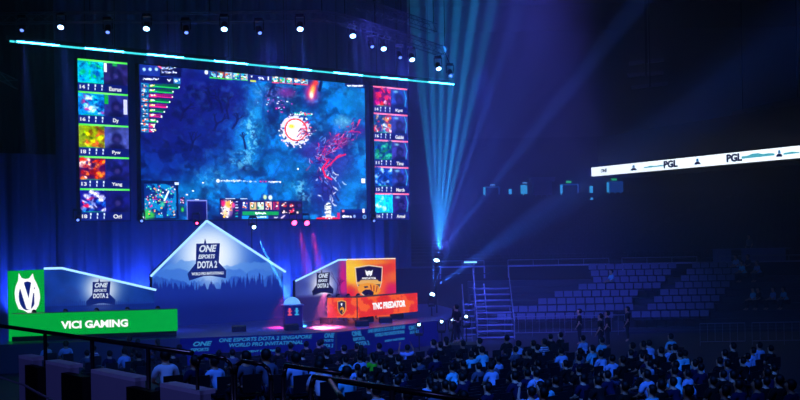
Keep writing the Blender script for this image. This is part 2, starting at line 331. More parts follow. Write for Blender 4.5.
# top bar
yb = lambda x: 71+(x-204)*.075
c.blob(205.8, 72, 2, 2.4, (225, 235, 250), 1, 8)
for (xa, xb, und) in ((209.5, 248, (60, 200, 60)), (272, 308, (220, 50, 90))):
    nI = 5
    for i in range(nI):
        x0 = xa+(xb-xa)*i/nI; x1 = xa+(xb-xa)*(i+1)/nI-.5; y = yb(x0)
        c.rect(x0, y, x1, y+6.6, random.choice([(20, 90, 170), (20, 130, 70), (60, 130, 180), (120, 60, 60), (140, 170, 190)])); c.confetti(x0, y, x1, y+6.6, [(240, 245, 240), (240, 120, 60), (30, 170, 210), (30, 20, 60), (40, 200, 90), (150, 220, 240)], 18, 3, 2)
        c.rect(x0, y+6, x1, y+7, und)
c.rect(248.6, yb(248), 271.5, yb(262)+5.5, (18, 30, 110)); c.confetti(250.5, yb(250)+1, 253, yb(250)+4, [(230, 240, 255)], 6, 1, 1.6); c.confetti(258, yb(258)+1.5, 264, yb(260)+5, [(235, 240, 255), (90, 110, 200)], 16, 1.4, 1.4); c.rect(267.6, yb(268)+1, 268.6, yb(268)+4.5, (235, 240, 255)); c.rect(250, yb(250)+6, 256, yb(250)+7.6, (190, 200, 60))
c.rect(344.5, 83.6, 364.9, 87.2, (14, 20, 90)); c.confetti(346, 85, 363, 87, [(245, 248, 255), (220, 230, 255)], 60, 2, 1.2)
# minimap
c.rect(141.5, 181, 178.5, 219, (8, 20, 70)); mm = (c.X >= mp(144, 200)[0]) & (c.X <= mp(176, 200)[0]) & (c.Y >= mp(160, 183.5)[1]) & (c.Y <= mp(160, 217.5)[1])
mcol = np.where((n3 > .5)[..., None], np.array((10, 120, 190)), np.array((10, 45, 120))); c.a[mm] = mcol[mm]
for (x, y) in ((147, 212), (151, 215), (146, 216)): c.blob(x, y, 4, 3.5, (60, 190, 60), .9, 3)
c.confetti(144.5, 184, 175.5, 217, [(230, 50, 90), (240, 230, 230), (90, 230, 150), (240, 170, 60), (70, 200, 220), (220, 40, 140), (10, 30, 90)], 110, 1.7, 1.7)
c.line([(164, 200), (168, 191)], (240, 250, 250), .8); c.blob(162, 204, 2.5, 3, (60, 210, 160), .9, 3); c.rect(174.5, 182, 178.6, 184.6, (200, 220, 250)); c.rect(142.5, 216.6, 145.5, 219, (200, 220, 250))
c.rect(180, 197, 184.5, 203.5, (50, 20, 80)); c.confetti(180, 197, 184.5, 203.5, [(240, 120, 200), (250, 230, 240), (20, 10, 60)], 10, 1.3, 1.3); c.rect(180, 206, 184, 212, (20, 60, 80)); c.blob(182, 209.4, 1.5, 2.5, (50, 190, 70), 1, 4)
c.rect(186.5, 200.2, 207.3, 219.6, (120, 130, 215)); c.rect(187.2, 201, 206.6, 219.6, (22, 24, 100)); c.blob(197, 209, 7, 7, (12, 12, 66), 1, 4); c.blob(197, 217, 9, 5, (12, 12, 66), 1, 4); c.rect(195, 199, 198.5, 200, (230, 230, 240))
# hero card and ability bar
c.rect(219.8, 198.6, 240.3, 219.6, (14, 16, 70)); c.blob(226.5, 208, 5.6, 9, (235, 225, 240), 1, 6); c.blob(228.5, 204, 4, 4, (250, 170, 40), 1, 4); c.blob(233, 205, 2, 3, (230, 70, 150), 1, 4); c.blob(222.5, 203, 2.3, 3.5, (220, 30, 110), 1, 4); c.blob(225, 213, 2.3, 4, (255, 210, 150), 1, 4); c.blob(230.5, 212, 2, 4.5, (110, 70, 150), .8, 4); c.confetti(220, 200, 234, 219, [(255, 255, 255), (200, 30, 60), (255, 200, 60), (40, 20, 80)], 34, 1.5, 1.8)
for i, k in enumerate(((220, 230, 250), (200, 210, 250), (200, 210, 250), (210, 40, 90), (30, 170, 80), (30, 170, 190))): c.rect(234.6, 201+i*2.9, 239.5, 202.6+i*2.9, (22, 26, 110)); c.confetti(235, 201.3+i*2.9, 239, 202.5+i*2.9, [k], 5, 1.6, 1)
c.rect(240.6, 200.5, 302.6, 219.6, (28, 24, 96)); c.confetti(225, 198.2, 236, 199.2, [(210, 220, 245)], 16, 1.4, .8); c.confetti(240, 198.2, 248, 199.2, [(210, 220, 245)], 12, 1.4, .8)
for i, cc in enumerate(((20, 70, 160), (210, 180, 120), (190, 230, 190), (240, 190, 190), (150, 30, 90))):
    x = 242.2+i*7.7; c.rect(x, 202, x+6, 209.5, cc); c.confetti(x, 202, x+6, 209.5, [(250, 250, 250), (30, 20, 90), cc, (230, 120, 60), (20, 130, 90)], 12, 2.4, 2.2)
c.rect(242, 211.4, 278.4, 215.2, (12, 150, 70)); c.rect(242, 216, 268.2, 218.8, (20, 140, 225)); c.rect(242, 215.2, 278, 215.9, (12, 14, 60)); c.confetti(255, 212.3, 267, 214.6, [(240, 255, 245)], 24, 1.6, 1.4); c.confetti(255, 216.4, 267, 218.4, [(230, 245, 255)], 22, 1.6, 1.2); c.confetti(273, 216.6, 278, 218.4, [(200, 210, 240)], 8, 1.4, 1)
for j in range(2):
    for i in range(3):
        x = 280.8+i*7.3; y = 202.2+j*6.4; cc = ((220, 60, 50), (220, 50, 50), (60, 40, 110), (40, 30, 70), (230, 40, 70), (20, 50, 60))[j*3+i]; c.rect(x, y, x+6.5, y+5.6, (24, 14, 50)); c.blob(x+3.3, y+2.8, 2.4, 2, cc, 1, 4); c.confetti(x, y, x+6.5, y+5.6, [(250, 220, 220), cc, (20, 10, 40)], 8, 1.8, 1.4)
c.line([(281, 217.6), (284, 215.4)], (220, 200, 240), .8); c.blob(264.5, 196.8, 2, 2.6, (200, 225, 170), 1, 6); c.blob(269.8, 197.2, 2.2, 2.6, (225, 245, 250), 1, 6)
# lower right corner pieces
c.line([(328, 216), (328, 205)], (235, 240, 235), 3, 1); c.confetti(324, 204, 332, 215, [(250, 250, 250), (170, 180, 190), (60, 90, 130)], 26, 4, 1.3)
c.line([(317, 218.4), (337, 218.4)], (215, 20, 50), 1.4); c.line([(322, 216.4), (334, 216.4)], (240, 220, 230), .6); c.rect(337, 213, 339.5, 219.6, (200, 20, 100)); c.confetti(324, 217.4, 333, 219.2, [(255, 235, 235)], 8, 1.4, 1.2)
c.rect(340.5, 209.2, 366.4, 219.6, (18, 34, 116)); c.rect(340.5, 213, 366.4, 219.6, (12, 22, 92)); c.confetti(341.6, 215.3, 352, 218, [(230, 240, 255)], 44, 1.6, 1.4); c.blob(354, 216, 1.3, 1.8, (140, 170, 230), 1, 6); c.blob(364, 216.6, 2, 2.2, (120, 180, 230), 1, 6); c.blob(364, 216.6, 1.1, 1.2, (14, 30, 100), 1, 6); c.rect(342, 209.6, 344.4, 212, (240, 120, 120)); c.rect(362.4, 209, 364.6, 212.6, (250, 230, 230))
vw = empty('video_wall', O + DV*((ms0+ms1)/2)); tag(vw, 'giant central video wall showing a blue top-down battle game map', 'screen')
pixel_mesh('picture_surface', c.a, rowpt(ms0, .02, mz0), DV, UP, ms1-ms0, mz1-mz0, pixmat('led_picture', 1.6), vw)
rz = math.atan2(DV.y, DV.x)
CAB = mat('led_cabinet_black', (12, 12, 16), .6)
mc = rowpt((ms0+ms1)/2, -.18, (mz0+mz1)/2)
MB().box(mc, (ms1-ms0+.12, .36, mz1-mz0+.12), rz).build('cabinet', CAB, vw)
for k in range(4):
    s = ms0+(ms1-ms0)*(k+.5)/4; MB().tube(rowpt(s, -.3, mz1), rowpt(s, -.3, 30), .03).build('hanging_cable', BLK, vw)
local(vw)

# ---------------------------------------------------------------- player portrait screens
def portrait(c, x0, y0, x1, y1, pal, bg):
    c.rect(x0, y0, x1, y1, bg)
    for _ in range(40):
        cx_ = random.uniform(x0+1, x1-1); cy = random.uniform(y0+1, y1-1); c.blob(cx_, cy, random.uniform(1, 5), random.uniform(1, 4), random.choice(pal), .85, 4, random.uniform(-1, 1))
def player_screen(name, xs0, xs1, ytl, ybl, ytr, ybr, und, data, label):
    s0 = hit(xs0, 140)[0]; s1 = hit(xs1, 140)[0]; z1 = (hit(xs0, ytl)[1]+hit(xs1, ytr)[1])/2; z0 = (hit(xs0, ybl)[1]+hit(xs1, ybr)[1])/2
    root = empty(name, rowpt((s0+s1)/2, 0, 0)); tag(root, label, 'screen', 'player portrait screens')
    MB().box(rowpt((s0+s1)/2, -.18, (z0+z1)/2), (s1-s0+.08, .36, z1-z0+.08), rz).build('cabinet', CAB, root)
    for k in (.2, .8): MB().tube(rowpt(s0+(s1-s0)*k, -.3, z1), rowpt(s0+(s1-s0)*k, -.3, 30), .03).build('hanging_cable', BLK, root)
    H5 = (z1-z0)/5; WHT = glow('screen_white', (245, 248, 255), 1.0)
    for i, (nm, lv, pal, bg, cam_bg) in enumerate(data):
        w_, h = 104, 68; zb = z1-(i+1)*H5
        c = Canvas(w_, h, lambda x, y: (x/52*w_, y/34*h), (20, 34, 116))
        c.rect(0, 0, 52, 1.9, und); c.blob(26, 1, 24, 1.4, tuple(min(255, k+80) for k in und), .6, 3)
        portrait_px = (0.3, 2, 26.5, 25)
        n_ = fbm(h, w_, 14, 4, i+int(xs0)); c.a[4:50, :53] = (np.array(bg)*(.7+.6*n_[4:50, :53, None]))
        cut = c.a.copy(); portrait(c, *portrait_px, pal, bg)
        k_ = (.6+.4*(fbm(h, w_, 5, 3, i+50) > .5))[..., None]; c.a = c.a*k_+cut*(1-k_); c.a[4:50, :53] = np.clip((c.a[4:50, :53]-60)*1.35+62, 0, 255)*(.75+.5*fbm(h, w_, 4, 2, i+60)[4:50, :53, None])
        c.blob(13, 25, 13, 1.2, (20, 190, 90), .8, 3)
        c.a[4:50, 53:] = np.array(cam_bg)*(.5+.9*fbm(h, w_, 12, 4, i+90)[4:50, 53:, None])
        c.blob(39, 14, 6, 6.5, (14, 14, 60), .9, 5); c.blob(39, 25, 10, 6, (14, 14, 56), .9, 5); c.blob(39, 15, 3.6, 3.6, (70, 62, 140), .6, 3)
        if i == 0 and xs0 < 100: c.rect(27, 2.5, 30, 12, (225, 225, 240)); c.rect(36, 2, 41, 5, (20, 150, 60))
        if i == 1 and xs0 < 100: c.rect(27, 2.5, 31, 12, (20, 160, 60)); c.rect(47, 6, 51, 22, (190, 195, 230))
        if xs0 > 300: c.line([(47, 3), (50, 12), (48, 23)], (40, 170, 220), 3, .9); c.blob(34, 5, 4, 2, (120, 190, 225), .8, 3)
        c.a[50:, :] = (20, 34, 116); c.a[50:, 52:] = (16, 26, 100)
        for k in range(3): c.rect(10+k*7, 26, 11.6+k*7, 28.4, (200, 215, 245)); c.rect(10.2+k*7, 29.6, 11.2+k*7, 32, (190, 205, 240))
        p = pixel_mesh('player_panel', c.a, rowpt(s0, .02, zb), DV, UP, s1-s0, H5, pixmat('led_picture', 1.6), root)
        sc = (s1-s0)/52; hv = H5/34
        text(lv, 'level_text', WHT, p, rowpt(s0+4.3*sc, .035, zb+4.6*hv), DV, UP, 5.4*sc, 4*hv, .03)
        wn = {2: 6, 3: 9, 4: 11, 5: 13}[len(nm)]
        text(nm, 'player_name_text', WHT, p, rowpt(s0+38.5*sc, .035, zb+4.4*hv), DV, UP, wn*sc, 4.6*hv if nm[-1] not in 'y' else 5.4*hv, .03)
    local(root)
GRN = (60, 200, 60); PNK = (240, 90, 130)
player_screen('portrait_screen', 78.8, 128.6, 58.6, 221, 62.8, 220.2, GRN, [
 ('Eurus', '14', [(10, 130, 180), (20, 160, 190), (20, 170, 70), (20, 60, 110), (30, 180, 210), (10, 60, 140)], (12, 140, 160), (40, 34, 100)),
 ('Dy', '16', [(20, 160, 210), (200, 230, 240), (20, 40, 120), (150, 40, 120), (10, 30, 90), (30, 120, 190)], (14, 110, 170), (40, 44, 130)),
 ('Pyw', '18', [(220, 220, 20), (120, 130, 10), (200, 60, 60), (90, 20, 40), (30, 60, 10), (20, 120, 40), (240, 230, 60)], (110, 130, 10), (60, 70, 150)),
 ('Yang', '13', [(230, 70, 10), (240, 120, 30), (140, 30, 20), (250, 200, 190), (40, 20, 70), (200, 40, 20)], (60, 20, 70), (30, 34, 120)),
 ('Ori', '18', [(240, 240, 250), (240, 140, 20), (200, 30, 60), (30, 90, 180), (20, 20, 80), (20, 20, 80), (170, 190, 230)], (30, 30, 110), (24, 26, 110))],
 'tall LED screen of five player portraits with green lines, left of the big screen')
player_screen('portrait_screen', 374, 407.8, 85.4, 219.6, 89.2, 219.8, PNK, [
 ('Kpii', '14', [(220, 40, 60), (240, 60, 40), (250, 200, 190), (90, 20, 90), (20, 20, 90), (200, 20, 110)], (90, 20, 80), (30, 60, 150)),
 ('Gabbi', '16', [(240, 140, 60), (190, 40, 60), (60, 40, 110), (20, 120, 170), (230, 230, 240)], (30, 60, 110), (50, 60, 150)),
 ('Tims', '11', [(20, 120, 60), (30, 60, 140), (60, 170, 120), (20, 30, 90)], (16, 70, 110), (50, 50, 140)),
 ('March', '15', [(30, 120, 200), (20, 30, 90), (150, 190, 230), (20, 60, 130)], (20, 60, 140), (40, 60, 160)),
 ('Armel', '16', [(20, 170, 230), (30, 190, 235), (20, 130, 190), (200, 220, 240)], (16, 160, 220), (46, 36, 130))],
 'narrow LED screen of five player portraits with pink lines, right of the big screen')

# ---------------------------------------------------------------- long light bar over the screens
LBO = P(10, 42, 50.0); LBO2 = Vector((LBO.x, LBO.y, 0))
def lb(x, y=60): s, z = hit(x, y, LBO2, DV); return s
A = LBO; sB, zB = hit(450.5, 83.7, LBO2, DV); B_ = LBO2 + DV*sB + UP*((zB+LBO.z)/2); A = Vector((A.x, A.y, B_.z))
bar = empty('light_bar', (A+B_)/2); tag(bar, 'long glowing cyan light bar spanning above all the video screens', 'light bar')
MB().tube(A, B_, .05, n=10).build('glowing_tube', glow('bar_cyan', (60, 200, 210), 1.6), bar)
MB().box((A+B_)/2 + UP*.17 - NV*.1, ((B_-A).length+.2, .2, .16), rz).build('housing', BLK, bar)
for k in range(8):
    p = A.lerp(B_, (k+.5)/8)-NV*.1; MB().tube(p+UP*.2, Vector((p.x, p.y, 30)), .012).build('hanging_cable', BLK, bar)
local(bar)
for x in (38, 104, 165, 230, 295, 347, 393, 440):
    s = lb(x); p = LBO2 + DV*s + UP*B_.z + NV*.1
    f = empty('batten_light', p); tag(f, 'bright cyan batten light on the long bar, %s' % {38: 'leftmost', 104: 'above the left portrait screen', 165: "above the big screen's score list", 230: "above the big screen's left-centre", 295: 'above the white ring on the big screen', 347: "above the big screen's right corner", 393: 'above the right portrait screen', 440: 'rightmost'}[x], 'light', 'batten lights along the cyan bar')
    MB().tube(p-DV*1.0, p+DV*1.0, .035, n=8).build('lamp_tube', glow('batten_cyan', (45, 160, 250), 55), f)
    MB().box(p-NV*.1+UP*.1, (2.1, .12, .1), rz).build('housing', BLK, f); local(f)

# ================================================================ centre gable screen
def logo(parent, cx, cz, org, dv, nv, w_, ink, paper, tag_line=True):
    """the event badge: ONE / ESPORTS / DOTA 2 stacked on a dark flared plaque"""
    def q(a, b_, k=.03): return org + dv*(cx+a*w_) + UP*(cz+b_*w_) + nv*k
    pts = [q(-.28, .44), q(-.08, .44), q(-.05, .56), q(-.02, .44), q(.34, .44), q(.30, -.02), q(.50, -.22), q(.48, -.40), q(.1, -.33), q(-.1, -.33), q(-.48, -.42), q(-.52, -.26), q(-.3, -.02)]
    MB().slab([p+nv*.02 for p in pts][::-1], -nv*.02).build('badge_plate', ink, parent)
    text('ONE', 'badge_text', paper, parent, q(.02, .32, .06), dv, UP, .46*w_, .17*w_, .035, .3)
    text('ESPORTS', 'badge_text', paper, parent, q(-.02, .13, .06), dv, UP, .44*w_, .1*w_, .03, .3)
    text('DOTA 2', 'badge_text', paper, parent, q(-.01, -.06, .06), dv, UP, .52*w_, .17*w_, .035, .1)
    if tag_line: text('WORLD PRO INVITATIONALS', 'badge_text', paper, parent, q(0, -.27, .06), dv, UP, .84*w_, .07*w_, .02)
go = Vector((P(206, 240, 53).x, 53, 0)); G0 = hit(152, 274, go)[0]; G1 = hit(283, 270, go)[0]
gz = [hit(152, 274, go)[1], hit(206, 221.5, go)[1], hit(283, 270, go)[1]]; gH = gz[1]-STAGE
W_, H_ = 300, 236; mpg = planemap(W_, H_, G0, G1, STAGE, gz[1], go)
c = Canvas(W_, H_, mpg, (14, 50, 150)); n1 = fbm(H_, W_, 40, 5, 21); n2 = fbm(H_, W_, 12, 4, 22)
c.a = np.array((20, 62, 165))*(.8+.4*n1[..., None]); c.blob(208, 250, 60, 46, (60, 120, 215), .9, 2); c.blob(209, 254, 34, 34, (170, 210, 250), .9, 2.2); c.blob(209, 256, 29, 29, (238, 246, 255), 1, 3)
yy = lambda x, y: mpg(x, y)[1]
for (base, amp, col, sd, ce) in ((262, 7, (84, 140, 220), 3, 40), (270, 5, (58, 110, 205), 4, 30), (279, 6, (38, 80, 180), 5, 20)):
    rdg = fbm(1, W_, ce, 4, sd)[0]; v = np.array([mpg(152+131*i/W_, base)[1] for i in range(W_)])-(rdg-.5)*amp*6
    m = np.clip((c.Y-v[None, :])/3, 0, 1)*.75*np.clip(1.2-np.exp(-((c.X-mpg(209, 254)[0])/40)**2), 0, 1); c.a = c.a*(1-m[..., None])+np.array(col)*m[..., None]
# pines
tree = np.full(W_, float(yy(206, 290)))
for _ in range(110):
    x = random.uniform(0, W_); side = abs(x-mpg(200, 280)[0])/W_; hgt = random.uniform(6, 20)+side*50*random.random(); wd = random.uniform(2, 5); base = yy(206, 289)
    tree = np.minimum(tree, base-hgt*np.clip(1-np.abs(np.arange(W_)-x)/wd, 0, 1))
m = np.clip(c.Y-tree[None, :], 0, 1)*.85; c.a = c.a*(1-m[..., None])+np.array((20, 36, 128))*m[..., None]
m = np.clip((c.Y-yy(206, 292))/40, 0, 1)*.7; c.a = c.a*(1-m[..., None])+np.array((14, 22, 92))*m[..., None]
U_, Z_ = G0+(c.X+.5)/W_*(G1-G0), gz[1]-(c.Y+.5)/H_*gH
ap = hit(206, 221.5, go)[0]
roof = np.where(U_ < ap, gz[0]+(gz[1]-gz[0])*(U_-G0)/(ap-G0), gz[2]+(gz[1]-gz[2])*(G1-U_)/(G1-ap))
def gp(s, z, k=0): p = go+DV*s+NV*k; return Vector((p.x, p.y, z))
gb = empty('gable_screen', gp(ap, STAGE)); tag(gb, 'house-shaped blue centre-stage screen with white glowing event logo', 'screen')
pixel_mesh('picture_surface', c.a, gp(G0, STAGE, .02), DV, UP, G1-G0, gH, pixmat('gable_picture', 1.15), gb, Z_ < roof)
MB().slab([gp(G0, STAGE), gp(G1, STAGE), gp(G1, gz[2]), gp(ap, gz[1]), gp(G0, gz[0])], -NV*.3).build('frame_box', CAB, gb)
EDGE = glow('edge_light_white', (150, 205, 255), 1.6)
MB().tube(gp(G0-.1, gz[0]-.1, .08), gp(ap, gz[1]+.03, .08), .06).tube(gp(ap, gz[1]+.03, .08), gp(G1+.1, gz[2]-.1, .08), .06).build('edge_light', EDGE, gb)
INK = glow('ink_navy', (26, 44, 130), .8); PAPER = glow('paper_white', (225, 238, 255), .95)
lw = (hit(226, 262, go)[0]-hit(188, 262, go)[0]); lc = hit(207, 262, go)
logo(gb, lc[0], lc[1], gp(0, 0)*1.0, DV, NV, lw, INK, PAPER); local(gb)

# ================================================================ booths
GREEN = (0, 165, 62)
def desk(root, a, b_, z0, h, m, th=.12, name='front_panel'):
    v = (b_-a); v.z = 0; L = v.length; d_ = v.normalized(); n_ = Vector((d_.y, -d_.x, 0)); a0 = Vector((a.x, a.y, z0)); b0 = Vector((b_.x, b_.y, z0))
    MB().slab([a0, b0, b0+UP*h, a0+UP*h], -n_*th).build(name, m, root); return a0, d_, n_, L
# --- left booth
va, vb = P(10, 320, 44.6), P(177.5, 320, 46.1); z0 = STAGE+.27; dh = .93
r1 = empty('booth_desk', (va+vb)/2*1.0); r1.location.z = STAGE; tag(r1, 'long bright green LED team desk on the left side of the stage', 'desk')
a0, d_, n_, L = desk(r1, va, vb, z0, dh, glow('led_green', GREEN, 1.0))
MB().slab([a0-UP*.22+d_*.05-n_*.1, a0-UP*.22+d_*(L-.05)-n_*.1, a0+d_*(L-.05)-n_*.1, a0+d_*.05-n_*.1], -n_*.7).build('plinth', BLK, r1)
MB().slab([a0+UP*dh-n_*.1, a0+UP*dh+d_*L-n_*.1, a0+UP*dh+d_*L-n_*.8, a0+UP*dh-n_*.8], -UP*.05).build('table_top', BLK, r1)
sv = lambda x, y: hit(x, y, a0*1.0-UP*a0.z, d_)
sa, sb = sv(61, 323)[0], sv(128, 323)[0]
text('VICI GAMING', 'lettering', glow('paper_pure', (255, 255, 255), 1.1), r1, a0+d_*((sa+sb)/2)+UP*(dh*.45)+n_*.02, d_, UP, (sb-sa), .33, .045); local(r1)
g0, g1 = P(10, 271, 45.5), P(44, 269.6, 47.1); g0.z = g1.z = (g0.z+g1.z)/2; TOPZ = g1.z
gp0 = Vector((g0.x, g0.y, STAGE)); gd = (g1-g0).normalized(); gn = Vector((gd.y, -gd.x, 0)); gL = (g1-g0).length
r2 = empty('team_panel', gp0); tag(r2, 'square green LED panel with white wolf team emblem above the left desk', 'screen')
MB().slab([gp0, gp0+gd*gL, g1, g0], -gn*.15).build('panel', glow('led_green', GREEN, 1.0), r2)
# emblem: white flame-eared ring with dark V and G strokes
cg = hit(27, 293, gp0*1.0-UP*STAGE, gd); ec = gp0-UP*STAGE+gd*cg[0]+UP*cg[1]+gn*.03
q = lambda a, b_, k=0: ec+gd*a*1.0+UP*b_+gn*k
WH = glow('paper_pure', (255, 255, 255), 1.1); EMB = glow('emblem_navy', (20, 40, 130), .9)
out = [(-.42, .95), (-.28, .72), (-.1, .66), (.1, .68), (.3, .9), (.36, .66), (.5, .4), (.62, .1), (.66, -.25), (.58, -.6), (.4, -.85), (.1, -.98), (-.2, -.8), (-.45, -.72), (-.6, -.35), (-.64, .05), (-.58, .35), (-.45, .6)]
MB().slab([q(a*1.05, b_*.92) for a, b_ in out], -gn*.02).build('emblem_ring', WH, r2)
MB().slab([q(.5*math.cos(t_*math.pi/12)*.92-.02, .62*math.sin(t_*math.pi/12)-.12, .03) for t_ in range(24)], -gn*.02).build('emblem_field', EMB, r2)
for pts in ([(-.46, .36), (-.24, .5), (.1, -.48), (.02, -.76), (-.1, -.7)], [(-.04, -.74), (.12, -.76), (.34, .34), (.18, .46), (.06, -.1)], [(.1, .12), (.56, .2), (.54, .02), (.12, -.04)], [(.34, .04), (.56, .04), (.5, -.5), (.34, -.62)]):
    MB().slab([q(a*1.0, b_*.95, .05) for a, b_ in pts], -gn*.02).build('emblem_stroke', WH, r2)
local(r2)
bd = Vector((math.sin(math.radians(77)), math.cos(math.radians(77)), 0)); bn = Vector((bd.y, -bd.x, 0)); bo = Vector((g1.x, g1.y, 0))
B = lambda s, z, k=0: bo+bd*s+UP*z+bn*k
sE, zE = hit(154, 290, bo, bd); sP, zP = hit(62, 268.8, bo, bd); W_, H_ = 240, 130; zt = max(zP, TOPZ); mpb = planemap(W_, H_, 0, sE, STAGE, zt, bo, bd)
c = Canvas(W_, H_, mpb, (20, 60, 160)); n1 = fbm(H_, W_, 40, 5, 31); c.a = np.array((24, 58, 150))*(.75+.5*n1[..., None])
c.blob(102, 285, 26, 18, (70, 130, 215), .8, 2); c.blob(101, 289, 17, 17, (240, 247, 255), 1, 2.6)
c.blob(70, 290, 10, 5, (44, 60, 140), .8, 2.5, ang=.3, tex=fbm(H_, W_, 10, 3, 5)); c.blob(66, 300, 14, 5, (40, 56, 130), .8, 2.5, tex=fbm(H_, W_, 10, 3, 6))
for x in range(48, 152, 2): hh = random.uniform(1, 5); c.line([(x, 306), (x, 304-hh)], (24, 40, 130), 1.1, .6)
c.a[int(mpb(100, 305)[1]):] = c.a[int(mpb(100, 305)[1]):]*.5+np.array((16, 26, 100))*.5
U_, Z_ = (c.X+.5)/W_*sE, zt-(c.Y+.5)/H_*(zt-STAGE); roof = np.where(U_ < sP, zt, zt+(zE-zt)*(U_-sP)/(sE-sP))
r3 = empty('booth_backdrop', B(sE/2, STAGE)); tag(r3, 'slope-topped blue graphic backdrop behind the green team desk', 'backdrop')
pixel_mesh('picture_surface', c.a, B(0, STAGE, .02), bd, UP, sE, zt-STAGE, pixmat('booth_picture', 1.0), r3, Z_ < roof)
MB().slab([B(0, STAGE), B(sE, STAGE), B(sE, zE), B(sP, zt), B(0, zt)], -bn*.25).build('frame_box', CAB, r3)
MB().tube(B(0, zt+.03, .06), B(sP, zt+.03, .06), .05).tube(B(sP, zt+.03, .06), B(sE+.1, zE, .06), .05).build('edge_light', EDGE, r3)
lw = hit(114, 293, bo, bd)[0]-hit(85, 293, bo, bd)[0]; lc = hit(101, 294, bo, bd); logo(r3, lc[0], lc[1], B(0, 0), bd, bn, lw, INK, PAPER, False); local(r3)

# --- right booth
W_, H_ = 96, 96
ta, tb, tc_ = P(327, 310, 51.9), P(357.3, 310, 51.5), P(418, 310, 55.2); z1 = STAGE+.3; dh = .96
def fire_canvas(w_, h, seed, mx=.0):
    n_ = fbm(h, w_, h*.5, 4, seed); a = np.zeros((h, w_, 3)); a[:] = (238, 50, 16); a = a*(.85+.25*n_[..., None]); m = (n_ > .56)[..., None]; a = np.where(m, np.array((250, 98, 10)), a); return a
r4 = empty('booth_desk', (tb.x, tb.y, STAGE)); tag(r4, 'orange-red LED team desk with corner on the right side of the stage', 'desk')
for (p, q_, sd, w_) in ((ta, tb, 41, 60), (tb, tc_, 42, 180)):
    v = q_-p; v.z = 0; L = v.length; d_ = v.normalized(); n_ = Vector((d_.y, -d_.x, 0)); p0 = Vector((p.x, p.y, z1))
    MB().slab([p0-n_*.02, p0+d_*L-n_*.02, p0+d_*L+UP*dh-n_*.02, p0+UP*dh-n_*.02], -n_*.12).build('cabinet', CAB, r4)
    pixel_mesh('picture_surface', fire_canvas(w_, 40, sd).transpose(1, 0, 2) if 0 else fire_canvas(w_, 40, sd), p0+d_*.03, d_, UP, L-.06, dh, pixmat('booth_led', 1.05), r4)
    if w_ == 180:
        s_a = hit(372, 305, p0-UP*p0.z, d_)[0]; s_b = hit(405, 300, p0-UP*p0.z, d_)[0]
        text('TNC PREDATOR', 'lettering', WH, r4, p0+d_*((s_a+s_b)/2)+UP*dh*.5+n_*.03, d_, UP, s_b-s_a, .34, .05)
    else:
        cc = p0+d_*L*.5+UP*dh*.5+n_*.02; q = lambda a, b_, k=0: cc+d_*a+UP*b_+n_*k
        sh = [(-.2, .3), (0, .36), (.2, .3), (.2, -.05), (.12, -.25), (0, -.36), (-.12, -.25), (-.2, -.05)]
        MB().slab([q(a*1.1, b_*1.05) for a, b_ in sh][::-1], n_*.01).build('shield_rim', glow('shield_orange', (255, 190, 90), .9), r4)
        MB().slab([q(a*.92, b_*.92, .02) for a, b_ in sh][::-1], n_*.01).build('shield_field', glow('shield_navy', (40, 24, 70), .8), r4)
        MB().slab([q(a, b_, .04) for a, b_ in ((-.05, .22), (.05, .22), (.02, .1), (-.02, .1))][::-1], n_*.01).build('shield_mark', WH, r4)
        MB().slab([q(a, b_, .04) for a, b_ in ((-.1, -.05), (.02, .05), (.12, 0), (.14, -.14), (.03, -.28), (.06, -.12), (-.02, -.08), (-.08, -.16))][::-1], n_*.01).build('eagle_head', glow('eagle_yellow', (250, 160, 20), 1), r4)
pts = [Vector((p.x, p.y, z1+dh)) for p in (ta, tb, tc_)]; nb = Vector((-.78, .62, 0))
MB().slab([pts[0]+UP*0, pts[1]+nb*.15, pts[2]+nb*.15, pts[2]+nb*.85, pts[1]+nb*1.0+Vector((-.1, .2, 0)), pts[0]+Vector((0, .6, 0))], -UP*.04).build('table_top', BLK, r4)
pl = [Vector((p.x, p.y, STAGE)) for p in (ta, tb, tc_)]
for f, a_, b_ in ((.25, pl[1], pl[2]), (.75, pl[1], pl[2]), (.2, pl[0], pl[1])):
    p = a_.lerp(b_, f)+nb*.45; MB().box(p+UP*.15, (.5, .5, .3), math.atan2((b_-a_).y, (b_-a_).x)).build('plinth', BLK, r4)
local(r4)
# right booth orange panel
o0, o1 = P(346, 260, 55.5), P(395.5, 259.5, 55.8); TZ = (o0.z+o1.z)/2; oo = Vector((o0.x, o0.y, 0)); od = Vector((o1.x-o0.x, o1.y-o0.y, 0)); oL = od.length; od.normalize(); on = Vector((od.y, -od.x, 0))
W_, H_ = 130, 150; mpo = planemap(W_, H_, 0, oL, STAGE, TZ, oo, od); c = Canvas(W_, H_, mpo, (240, 90, 10)); n1 = fbm(H_, W_, 34, 5, 51)
c.a = np.array((242, 96, 14))*(.9+.2*n1[..., None]); c.blob(352, 270, 12, 18, (255, 205, 0), 1, 4, tex=np.clip(n1*3-.5, 0, 1)); c.blob(353, 266, 14, 9, (255, 200, 0), 1, 4); c.blob(388, 268, 12, 10, (225, 46, 16), .9, 3, tex=np.clip(n1*2, 0, 1)); c.blob(392, 290, 9, 10, (205, 20, 100), .85, 3); c.blob(349, 294, 8, 8, (225, 20, 60), .8, 3); c.blob(393, 276, 7, 6, (240, 110, 10), .8, 3); c.blob(372, 262, 18, 3, (250, 150, 20), .8, 3)
r5 = empty('team_panel', (oo+od*oL/2)+UP*STAGE); tag(r5, 'yellow and orange LED panel with eagle shield above the right desk', 'screen')
Q = lambda s, z, k=0: oo+od*s+UP*z+on*k
pixel_mesh('picture_surface', c.a, Q(0, STAGE, .02), od, UP, oL, TZ-STAGE, pixmat('booth_led', 1.05), r5)
MB().slab([Q(0, STAGE), Q(oL, STAGE), Q(oL, TZ), Q(0, TZ)], -on*.2).build('cabinet', CAB, r5)
